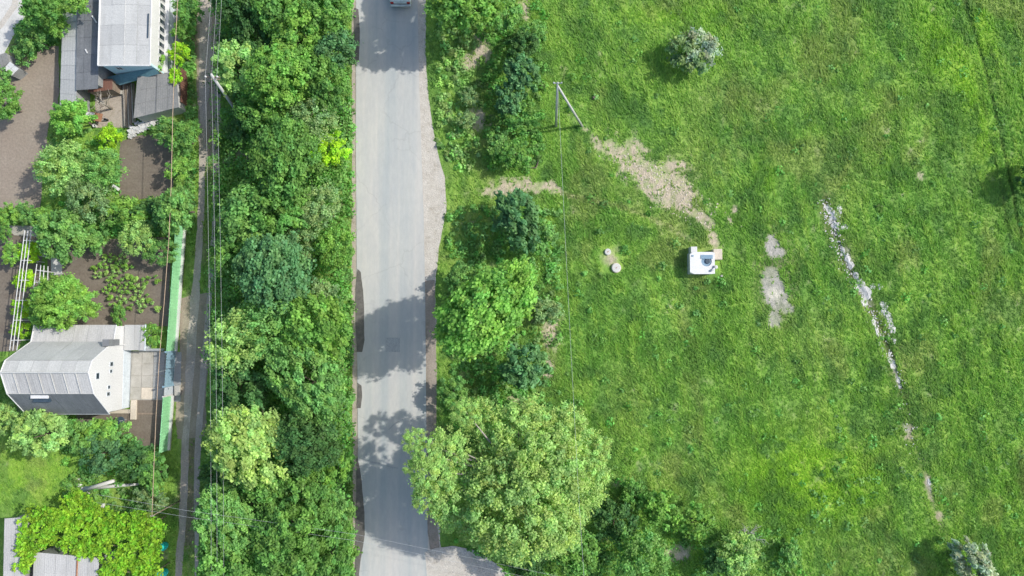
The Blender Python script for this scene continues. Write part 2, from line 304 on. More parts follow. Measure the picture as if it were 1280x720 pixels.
def ground_fields(x, y):
    px, py = unP(x, y)
    n1 = fbm(x, y, 1.6, 3, 4); n2 = fbm(x, y, 7.0, 11, 3); n3 = fbm(x * 0.958 + y * 0.287, (y * 0.958 - x * 0.287) * 0.28, 0.55, 23, 4)
    bare = sstep(0.10, 0.55, blobs(px, py, BARE) - 1.0 * (n1 - 0.38) - 0.6 * (fbm(x, y, 0.45, 59, 3) - .5) - 0.25 * (n3 - .5))
    pale = sstep(0.18, 0.6, blobs(px, py, PALE) * 1.15 - 0.9 * (n1 - 0.4) - 0.3 * (n3 - .5))
    ft = poly_dist(px, py, FOOT); bare = np.maximum(bare, 0.35 * sstep(5, 2, ft) * (n1 > 0.4))
    tr = poly_dist(px, py, TRACK); trm = np.clip(1 - tr / 16, 0, 1) * (.35 + .65 * sstep(560, 440, py))
    lime = np.clip(blobs(px, py, LIME) + 0.9 * (n2 - 0.56), 0, 1); dry = np.clip(blobs(px, py, DRY) * 0.9 + 1.1 * (fbm(x, y, 5.0, 41, 4) - 0.6), 0, 1)
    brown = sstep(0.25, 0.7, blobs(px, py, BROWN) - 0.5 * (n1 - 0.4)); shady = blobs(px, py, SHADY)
    return px, py, n1, n2, n3, bare, pale, trm, lime, dry, brown, shady
def lerp(a, b, t): return a + (np.array(b) - a) * t[:, None]
def grass_color(F):
    px, py, n1, n2, n3, bare, pale, trm, lime, dry, brown, shady = F
    c = np.tile(np.array([0.150, 0.285, 0.062]), (len(px), 1))
    c = lerp(c, (0.105, 0.235, 0.060), sstep(0.45, 0.75, n2))
    c = lerp(c, (0.215, 0.335, 0.085), sstep(0.5, 0.72, n3) * 0.75)
    c = lerp(c, (0.080, 0.165, 0.045), sstep(0.46, 0.30, n3) * 0.6)
    c = lerp(c, (0.205, 0.360, 0.036), np.clip(lime, 0, 1) * 0.75)
    c = lerp(c, (0.240, 0.290, 0.120), np.clip(dry, 0, 1) * 0.6)
    c = lerp(c, (0.075, 0.175, 0.055), sstep(0.58, 0.78, n1) * 0.7)
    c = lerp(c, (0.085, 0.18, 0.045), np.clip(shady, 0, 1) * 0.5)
    t2 = poly_dist(px, py, TRACK2); c = lerp(c, (0.06, 0.115, 0.035), sstep(3.2, 0.8, t2) * 0.8 * (n1 > .3)); c = lerp(c, (0.06, 0.115, 0.035), sstep(2.5, 0.6, np.abs(t2 - 13)) * 0.45 * (n1 > .42))
    c = lerp(c, (0.21, 0.24, 0.12), sstep(4.5, 1.5, poly_dist(px, py, FOOT)) * 0.6)
    px_, py_ = px + 40 * (n2 - .5), py
    c = lerp(c, (0.175, 0.235, 0.085), sstep(0.56, 0.72, fbm(px_ * .07, py_ * .05, 3.2, 91, 4)) * 0.6)
    c = lerp(c, (0.075, 0.175, 0.05), sstep(0.57, 0.72, fbm(px_ * .07, py_ * .04, 1.4, 93, 4)) * 0.6)
    far = sstep(46, 70, np.maximum(np.abs(px - 640) / 14, np.abs(py - 380) / 9)); c = lerp(c, (0.11, 0.185, 0.055), far)
    return c * np.array([1.70, 1.63, 1.38])
def ground_color(F, x_, y_):
    px, py, n1, n2, n3, bare, pale, trm, lime, dry, brown, shady = F
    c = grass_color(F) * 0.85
    c = lerp(c, (0.25, 0.215, 0.155), brown * 0.9)
    n4 = fbm(x_, y_, 0.5, 57, 3)
    c = lerp(c, (0.50, 0.44, 0.34), bare * (0.5 + 0.5 * sstep(0.34, 0.52, n4)))
    c = lerp(c, (0.12, 0.105, 0.06), trm * 0.8)
    c = lerp(c, (0.17, 0.165, 0.11), np.clip(blobs(px, py, [(970, 345, 26, 62, 0, .9)]), 0, .6))
    c = lerp(c, (0.42, 0.41, 0.385), pale * (.6 + .4 * sstep(.35, .6, n1)))
    c = lerp(c, (0.62, 0.60, 0.52), np.clip(blobs(px, py, [(967, 367, 9, 8, 0, 1.0)]), 0, 1))
    return c
def ground_height(x, y, F=None):
    px, py = unP(x, y)
    field = sstep(600, 760, px) * sstep(1e9, 0, np.zeros_like(px) + 0)
    near = sstep(40, 90, np.hypot(px - 873, py - 327)) * sstep(18, 50, np.hypot(px - 768, py - 325)) * sstep(5, 60, np.hypot(px - 712, (py - 158)))
    near = near * sstep(0, 60, np.hypot(np.maximum(0, px - 640), np.maximum(0, 690 - py)))
    field = sstep(700, 800, px) * near
    h = field * (0.28 * fbm(x, y, 9, 5, 3) + 0.12 * fbm(x, y, 1.3, 8, 3) * 1.0)
    rut = np.maximum(sstep(7, 1, poly_dist(px, py, TRACK)) * sstep(560, 470, py) , sstep(5, 0.5, poly_dist(px, py, TRACK2)))
    return h - 0.14 * rut * field
def set_col(me, col):
    a = me.color_attributes.new("Col", 'FLOAT_COLOR', 'POINT')
    rgba = np.ones((len(col), 4), np.float32); rgba[:, :3] = col; a.data.foreach_set("color", rgba.ravel())
def np_mesh(name, verts, faces, k):
    me = bpy.data.meshes.new(name); nf = len(faces)
    me.vertices.add(len(verts)); me.vertices.foreach_set("co", np.asarray(verts, np.float32).ravel())
    me.loops.add(nf * k); me.loops.foreach_set("vertex_index", np.asarray(faces, np.int32).ravel())
    me.polygons.add(nf); me.polygons.foreach_set("loop_start", np.arange(0, nf * k, k, dtype=np.int32))
    me.update(calc_edges=True); return me

# ground: one sheet, fine near the camera, coarse to the horizon
def axis(a, b, s):
    core = np.arange(a, b + s / 2, s); out = s * np.cumsum(1.45 ** np.arange(1, 26)); out = out[out < 2500]
    return np.concatenate([a - out[::-1], core, b + out])
gx, gy = axis(-51, 51, 0.22), axis(-31, 34, 0.22)
X, Y = np.meshgrid(gx, gy); X = X.ravel(); Y = Y.ravel()
F = ground_fields(X, Y)
gv = np.stack([X, Y, ground_height(X, Y)], 1)
nx, ny = len(gx), len(gy); i = np.arange(nx * ny).reshape(ny, nx)
gf = np.stack([i[:-1, :-1], i[:-1, 1:], i[1:, 1:], i[1:, :-1]], -1).reshape(-1, 4)
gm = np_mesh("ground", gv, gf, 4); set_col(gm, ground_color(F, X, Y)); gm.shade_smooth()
tag(link("ground", gm, None, M['ground']), kind='structure')

# ---------------------------------------------------------------- flat sheets with ragged edges
KEEP_OUT = []       # polygons in photo pixels where no grass grows
def ragged(pts, amp, step=4.0, seed=0, closed=True):
    out = []; n = len(pts); rg = np.random.default_rng(seed)
    for k in range(n if closed else n - 1):
        a = np.array(pts[k], float); b = np.array(pts[(k + 1) % n], float); L = np.hypot(*(b - a)); m = max(1, int(L / step))
        nrm = np.array([-(b - a)[1], (b - a)[0]]) / max(L, 1e-6)
        for j in range(m):
            p = a + (b - a) * j / m
            d = (fbm(np.array([p[0]]), np.array([p[1]]), 22, seed, 4)[0] - 0.5) * 2.2 * amp
            out.append(tuple(p + nrm * d * (0 if (j == 0 and amp < .3) else 1)))
    return out
def sheet(name, pts, z, mat, amp=1.0, seed=1, keep=True, label=None, step=4.0):
    from mathutils.geometry import tessellate_polygon
    if keep: KEEP_OUT.append([tuple(p) for p in pts])
    pp = ragged(pts, amp, step, seed) if amp > 0 else pts
    vs = [P(a, b, 0) + Vector((0, 0, z)) for a, b in pp]
    tris = tessellate_polygon([vs])
    me = bpy.data.meshes.new(name)
    fs = []
    for t in tris:
        a, b, c = (vs[k] for k in t)
        fs.append(t if (b - a).cross(c - a).z > 0 else t[::-1])
    me.from_pydata([tuple(v) for v in vs], [], fs); me.update()
    return tag(link(name, me, None, mat), label, kind='structure')
def in_poly(px, py, poly):
    ins = np.zeros(px.shape, bool); n = len(poly)
    for k in range(n):
        x0, y0 = poly[k]; x1, y1 = poly[(k + 1) % n]
        if y0 == y1: continue
        c = ((y0 > py) != (y1 > py)) & (px < (x1 - x0) * (py - y0) / (y1 - y0) + x0); ins ^= c
    return ins

# shoulder (dusty strip), gravel, road above it
sheet("road_shoulder", [(439, -60), (440, 200), (439, 330), (441, 500), (441, 640), (443, 790), (470, 790), (470, -60)], 0.010, M['verge_dirt'], 1.0, 3)
sheet("gravel_lay_by", [(516, -60), (532, -60), (532, 60), (535, 110), (541, 160), (548, 190), (556, 222), (558, 262), (552, 292), (547, 325), (544, 370), (546, 440), (545, 520), (545, 610), (551, 680), (565, 720), (590, 790), (516, 790)], 0.014, M['gravel'], 1.6, 5, step=3)
road_pts = [(445, -60), (445, 200), (446, 330), (447, 500), (448, 640), (450, 790), (538, 790), (534, 640), (533, 520), (532, 400), (530, 280), (527, 190), (524, 100), (521, -60)]
sheet("road", road_pts, 0.045, M['asphalt'], 0.35, 9, step=5)
# edge skirt of the road so that it has thickness
mb = MB()
for a, b in zip(road_pts[5:-1], road_pts[6:]):
    pass
sheet("road_shoulder", [(530, 352), (543, 350), (545, 400), (546, 470), (545, 560), (546, 640), (550, 690), (540, 700), (530, 640)], 0.020, M["brownverge"], 1.2, 6)
sheet("side_road", [(531, 690), (545, 684), (565, 682), (590, 686), (610, 697), (636, 716), (690, 790), (540, 790)], 0.050, M['gravel'], 1.0, 12)
sheet("road_repair_patch", [(482, 422), (500, 422), (500, 440), (482, 440)], 0.049, M['patch'], 0.25, 31, keep=False)
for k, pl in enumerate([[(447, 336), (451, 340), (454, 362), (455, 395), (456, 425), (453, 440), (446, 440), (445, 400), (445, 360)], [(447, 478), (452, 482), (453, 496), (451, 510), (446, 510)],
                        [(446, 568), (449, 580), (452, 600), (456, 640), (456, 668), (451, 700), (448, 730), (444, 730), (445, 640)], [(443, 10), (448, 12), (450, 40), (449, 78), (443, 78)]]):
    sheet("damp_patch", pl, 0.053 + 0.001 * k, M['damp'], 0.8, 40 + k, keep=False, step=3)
# thin darker lines on the road surface
def ribbon(name, pts, w, z, mat, amp=0.6, seed=2, keep=False):
    L = []; Rr = []
    for k, (a, b) in enumerate(pts):
        p = np.array(pts[max(k - 1, 0)], float); q = np.array(pts[min(k + 1, len(pts) - 1)], float); d = (q - p) / np.hypot(*(q - p)); n = np.array([-d[1], d[0]])
        ww = w[k] if isinstance(w, (list, tuple)) else w
        L.append(tuple(np.array((a, b)) + n * ww / 2)); Rr.append(tuple(np.array((a, b)) - n * ww / 2))
    return sheet(name, L + Rr[::-1], z, mat, amp, seed, keep, step=4)
ribbon("dark_line", [(486, 537), (494, 529), (504, 524), (518, 521), (532, 519)], 1.2, 0.060, M['patch'], 0.4, 4)
ribbon("dark_line", [(463, 577), (475, 579), (489, 584), (498, 585)], 1.0, 0.061, M['patch'], 0.5, 5)
# farm track with two wheel ruts
RUT1 = [(259, -40), (257, 20), (257, 60), (256, 90), (254, 140), (253, 200), (252, 250), (249, 300), (246, 350), (243, 390), (240, 420), (237, 470), (234, 520), (231, 570), (230, 620), (228, 660), (224, 700), (222, 760)]
RUT2 = [(272, -40), (272, 60), (272, 120), (271, 170), (270, 220), (268, 270), (266, 320), (262, 370), (258, 420), (254, 470), (250, 520), (247, 570), (246, 620), (246, 680), (246, 760)]
ribbon("wheel_rut", RUT1, [14, 14, 15, 15, 9, 8, 8, 9, 10, 11, 10, 10, 9, 9, 9, 9, 10, 10], 0.012, M['track'], 1.6, 14, True)
ribbon("wheel_rut", RUT2, [5, 6, 7, 7, 6, 6, 5, 5, 6, 8, 8, 7, 6, 6, 6, 6, 6][:15], 0.016, M['track'], 1.4, 15, True)
sheet("dirt_lane", [(226, 372), (262, 366), (264, 420), (259, 470), (258, 520), (256, 545), (222, 548), (220, 530), (221, 500), (224, 440)], 0.006, M['lane'], 2.5, 77)
sheet("dirt_lane", [(247, -40), (274, -40), (276, 60), (277, 150), (274, 200), (249, 200), (246, 110)], 0.006, M['lane'], 2.0, 78)
# yards and garden plots on the left
sheet("village_lane", [(-60, -60), (46, -60), (40, 0), (34, 14), (24, 34), (14, 50), (4, 70), (-60, 160)], 0.02, M['paleconc'], 1.5, 17)
sheet("village_lane_kerb_strip", [(20, -40), (30, -40), (22, 8), (4, 34), (-40, 80), (-40, 66), (0, 28), (15, 6)], 0.03, M['gravel'], 1.0, 18, keep=False)
sheet("garden_plot", [(44, 66), (60, 58), (73, 58), (74, 134), (62, 150), (58, 190), (54, 224), (50, 262), (-40, 268), (-40, 100), (16, 96), (30, 80)], 0.02, M['pale_soil'], 2.0, 19)
sheet("garden_plot", [(150, 176), (176, 170), (200, 168), (216, 172), (216, 236), (196, 246), (170, 250), (150, 246)], 0.024, M['soil'], 2.0, 20)
sheet("garden_plot", [(60, 306), (120, 300), (214, 296), (213, 350), (211, 408), (140, 412), (60, 410)], 0.028, M['soil'], 1.5, 21)
sheet("garden_plot", [(-40, 288), (60, 284), (52, 330), (40, 400), (20, 440), (-40, 436)], 0.020, M['soil'], 1.5, 22)
sheet("garden_plot", [(164, 498), (214, 498), (212, 556), (180, 560), (160, 540), (96, 530), (96, 512), (164, 512)], 0.022, M['soil'], 1.5, 23)
sheet("garden_path", [(6, 282), (60, 282), (60, 290), (46, 296), (18, 294)], 0.034, M['concrete'], .6, 24)
sheet("garden_path", [(64, 322), (78, 322), (78, 344), (64, 344)], 0.036, M['paleconc'], .5, 25)
sheet("house_yard", [(118, 96), (164, 96), (166, 160), (120, 160)], 0.024, M['verge_dirt'], 1.5, 26)
sheet("gate_apron", [(209, 440), (227, 440), (226, 502), (206, 502)], 0.030, M['greyconc'], .6, 27)
sheet("path_by_the_wall", [(211, 0), (226, 0), (226, 30), (222, 92), (214, 92)], 0.022, M['greyconc'], 1.0, 28)

# ---------------------------------------------------------------- leaf meshes
def unit(v): return v / np.maximum(np.linalg.norm(v, axis=1, keepdims=True), 1e-9)
def leaf_arrays(pos, nrm, size, aspect, rg):
    """diamond leaves, 4 vertices each"""
    n = len(pos); r = unit(rg.normal(size=(n, 3))); u = unit(np.cross(nrm, r)); w = np.cross(nrm, u)
    s = size[:, None]; a = aspect
    v = np.stack([pos - u * s * a, pos - w * s * 0.5 + nrm * s * 0.12, pos + u * s * a, pos + w * s * 0.5 + nrm * s * 0.12], 1).reshape(-1, 3)
    return v, np.arange(4 * n).reshape(n, 4)
def leaves_mesh(name, pos, nrm, size, col, rg, aspect=0.62):
    v, f = leaf_arrays(pos, nrm, size, aspect, rg); me = np_mesh(name, v, f, 4); set_col(me, np.repeat(col, 4, 0)); return me
def crown_mesh(name, Rr, nclump, per, leaf, seed, squash=0.8, droop=0.0, open_=0.0, spiky=0.0, aspect=0.62, clump=0.3, name_k=''):
    rg = np.random.default_rng(seed)
    d = unit(rg.normal(size=(nclump, 3))); d[:, 2] = np.where(d[:, 2] < -0.25, -d[:, 2], d[:, 2])
    lob = np.zeros(nclump)
    ld_ = unit(rg.normal(size=(7, 3)))
    for q in ld_: lob += np.clip((d @ q) - 0.35, 0, 1) * 0.62
    rad = Rr * ((0.60 if name_k != 'willow' else 0.52) + lob * (0.8 if name_k != 'willow' else 1.0) + rg.uniform(-0.12, 0.14, nclump)) * np.where(rg.random(nclump) < 0.22, 0.6, 1.0)
    rad = np.minimum(rad, Rr * 1.12)
    c = d * rad[:, None]; c[:, 2] *= squash
    cr = Rr * clump * rg.uniform(0.6, 1.25, nclump)
    N = nclump * per; ci = np.repeat(np.arange(nclump), per)
    dirs = unit(rg.normal(size=(N, 3)) + d[ci] * 0.75 + np.array([0, 0, 0.45]))
    rr = cr[ci] * (rg.random(N) ** 0.45)
    pos = c[ci] + dirs * rr[:, None] * np.array([1, 1, 0.7 + spiky])
    smear = rg.normal(size=N) * 0.42 * cr[ci]; pos += d[ci] * smear[:, None] * np.array([1, 1, .5]) + rg.normal(size=(N, 3)) * 0.16 * cr[ci][:, None]
    pos[:, 2] -= droop * (np.hypot(pos[:, 0], pos[:, 1]) / Rr) ** 2 * Rr
    nrm = unit(dirs * 0.8 + np.array([0, 0, 0.7]) + rg.normal(size=(N, 3)) * 0.55)
    tone = rg.uniform(0.72, 1.25, nclump)[ci] * rg.uniform(0.75, 1.25, N)
    warm = rg.uniform(-0.12, 0.16, nclump)[ci]
    col = np.stack([tone * (1 + warm), tone, tone * (1 - warm * 0.8)], 1)
    size = leaf * rg.uniform(0.6, 1.35, N)
    keep = rg.random(N) > open_
    return leaves_mesh(name, pos[keep], nrm[keep], size[keep], col[keep], rg, aspect)
PROTO = {
    'big': [crown_mesh("crown", 4.0, 200, 95, 0.27, s, 0.8, clump=0.185) for s in (1, 2, 3)],
    'mid': [crown_mesh("crown", 2.6, 105, 85, 0.23, s, 0.82, clump=0.2, open_=0.06) for s in (11, 12, 13, 14)],
    'airy': [crown_mesh("crown", 2.8, 90, 75, 0.19, s, 0.8, open_=0.15, clump=0.21) for s in (21, 22)],
    'fine': [crown_mesh("crown", 3.4, 200, 90, 0.19, s, 0.85, clump=0.15, aspect=0.8) for s in (31, 32)],
    'bush': [crown_mesh("crown", 1.3, 44, 60, 0.165, s, 0.7, clump=0.26, open_=0.05) for s in (41, 42, 43)],
    'spiky': [crown_mesh("crown", 2.0, 85, 70, 0.18, s, 0.75, spiky=0.5, clump=0.18, aspect=1.1) for s in (51, 52)],
    'tiny': [crown_mesh("crown", 0.45, 8, 26, 0.15, s, 0.7, clump=0.45) for s in (61, 62)],
    'willow': [crown_mesh("crown", 7.4, 430, 110, 0.20, 71, 0.6, droop=0.12, open_=0.1, clump=0.10, aspect=0.8, name_k='willow')],
}
PR = dict(big=4.0, mid=2.6, airy=2.8, fine=3.4, bush=1.3, spiky=2.0, tiny=0.45, willow=7.4)
def trunk_mesh(h, r, spread, seed, nl=6):
    rg = random.Random(seed); mb = MB()
    lean = (rg.uniform(-.1, .1) * h, rg.uniform(-.1, .1) * h)
    mb.tube([(0, 0, -0.15), (0, 0, 0.1), (lean[0] * .3, lean[1] * .3, h * 0.35), (lean[0] * .6, lean[1] * .6, h * 0.7), (lean[0], lean[1], h)], [r * 1.5, r * 1.15, r * .9, r * .65, r * .25], 8)
    for k in range(nl):
        a = k * 2.4 + rg.random(); z0 = h * rg.uniform(0.35, 0.75); L = spread * rg.uniform(0.6, 0.95); t = z0 / h
        mb.tube([(lean[0] * t, lean[1] * t, z0), (lean[0] * t + math.cos(a) * L * .45, lean[1] * t + math.sin(a) * L * .45, z0 + L * .3), (lean[0] * t + math.cos(a + .2) * L, lean[1] * t + math.sin(a + .2) * L, z0 + L * .5)], [r * .5, r * .33, r * .08], 5)
    return mb.mesh("trunk", True)
TRUNK = {k: trunk_mesh(1.0 * h, r, s, q) for q, (k, h, r, s) in enumerate([('big', 5.5, .22, 3.2), ('mid', 4.0, .15, 2.1), ('airy', 4.0, .13, 2.2), ('fine', 5, .2, 2.8), ('bush', 1.3, .06, .9), ('spiky', 2.2, .08, 1.5), ('tiny', .3, .02, .2), ('willow', 7.5, .38, 6.4)])}
TH = dict(big=5.5, mid=4.0, airy=4.0, fine=5.0, bush=1.3, spiky=2.2, tiny=.3, willow=7.5)
TINT = dict(bright=(.115, .24, .045), mid=(.088, .195, .042), dark=(.052, .125, .036), blue=(.070, .162, .062), lime=(.40, .70, .045), grey=(.135, .215, .085), silver=(.40, .50, .36), willow=(.195, .30, .088), pale=(.17, .28, .085), spring=(.125, .245, .048), leek=(.11, .23, .06), brown=(.12, .11, .065))
for k_, v_ in TINT.items(): TINT[k_] = tuple(min(.6, c * m_) for c, m_ in zip(v_, (2.0, 1.96, 2.05))) if k_ not in ('silver', 'lime') else v_
_pc = {}
def tree(px, py, rpx, hc, tint, kind, label, name='tree', cat='tree', group=None, sq=1.0):
    c = P(px, py, hc); r = rpx / FPX * (CAM_H - hc); s = r / PR[kind] / 1.02
    k = _pc.get(kind, 0); _pc[kind] = k + 1; pm = PROTO[kind][k % len(PROTO[kind])]
    g0 = float(ground_height(np.array([c.x]), np.array([c.y]))[0])
    t = thing(name, (c.x, c.y, g0), label, cat, group)
    ang = random.random() * 6.28 if kind != 'willow' else 0.4
    tr = link('stem' if kind in ('bush', 'tiny') else 'trunk', TRUNK[kind], t, M['bark']); sc = (hc - g0 + 0.3 * r) / TH[kind]; tr.scale = (s, s, sc); tr.rotation_euler[2] = ang
    cr = link('foliage' if kind in ('bush', 'tiny') else 'crown', pm, t, M['leaf']); cr.location = (0, 0, hc - g0); cr.rotation_euler[2] = ang
    q = random.uniform(.93, 1.07); q = random.uniform(.86, 1.16); cr.scale = (s * q * .98, s / q * .98, s * sq)
    v = random.uniform(.9, 1.1); cr.color = (*(x * v for x in TINT[tint]), 1)
    return t
BELT = 'trees of the belt between dirt track and road'
SCRUB = 'trees and bushes on the far verge of the road'
GARD = 'garden trees and bushes'
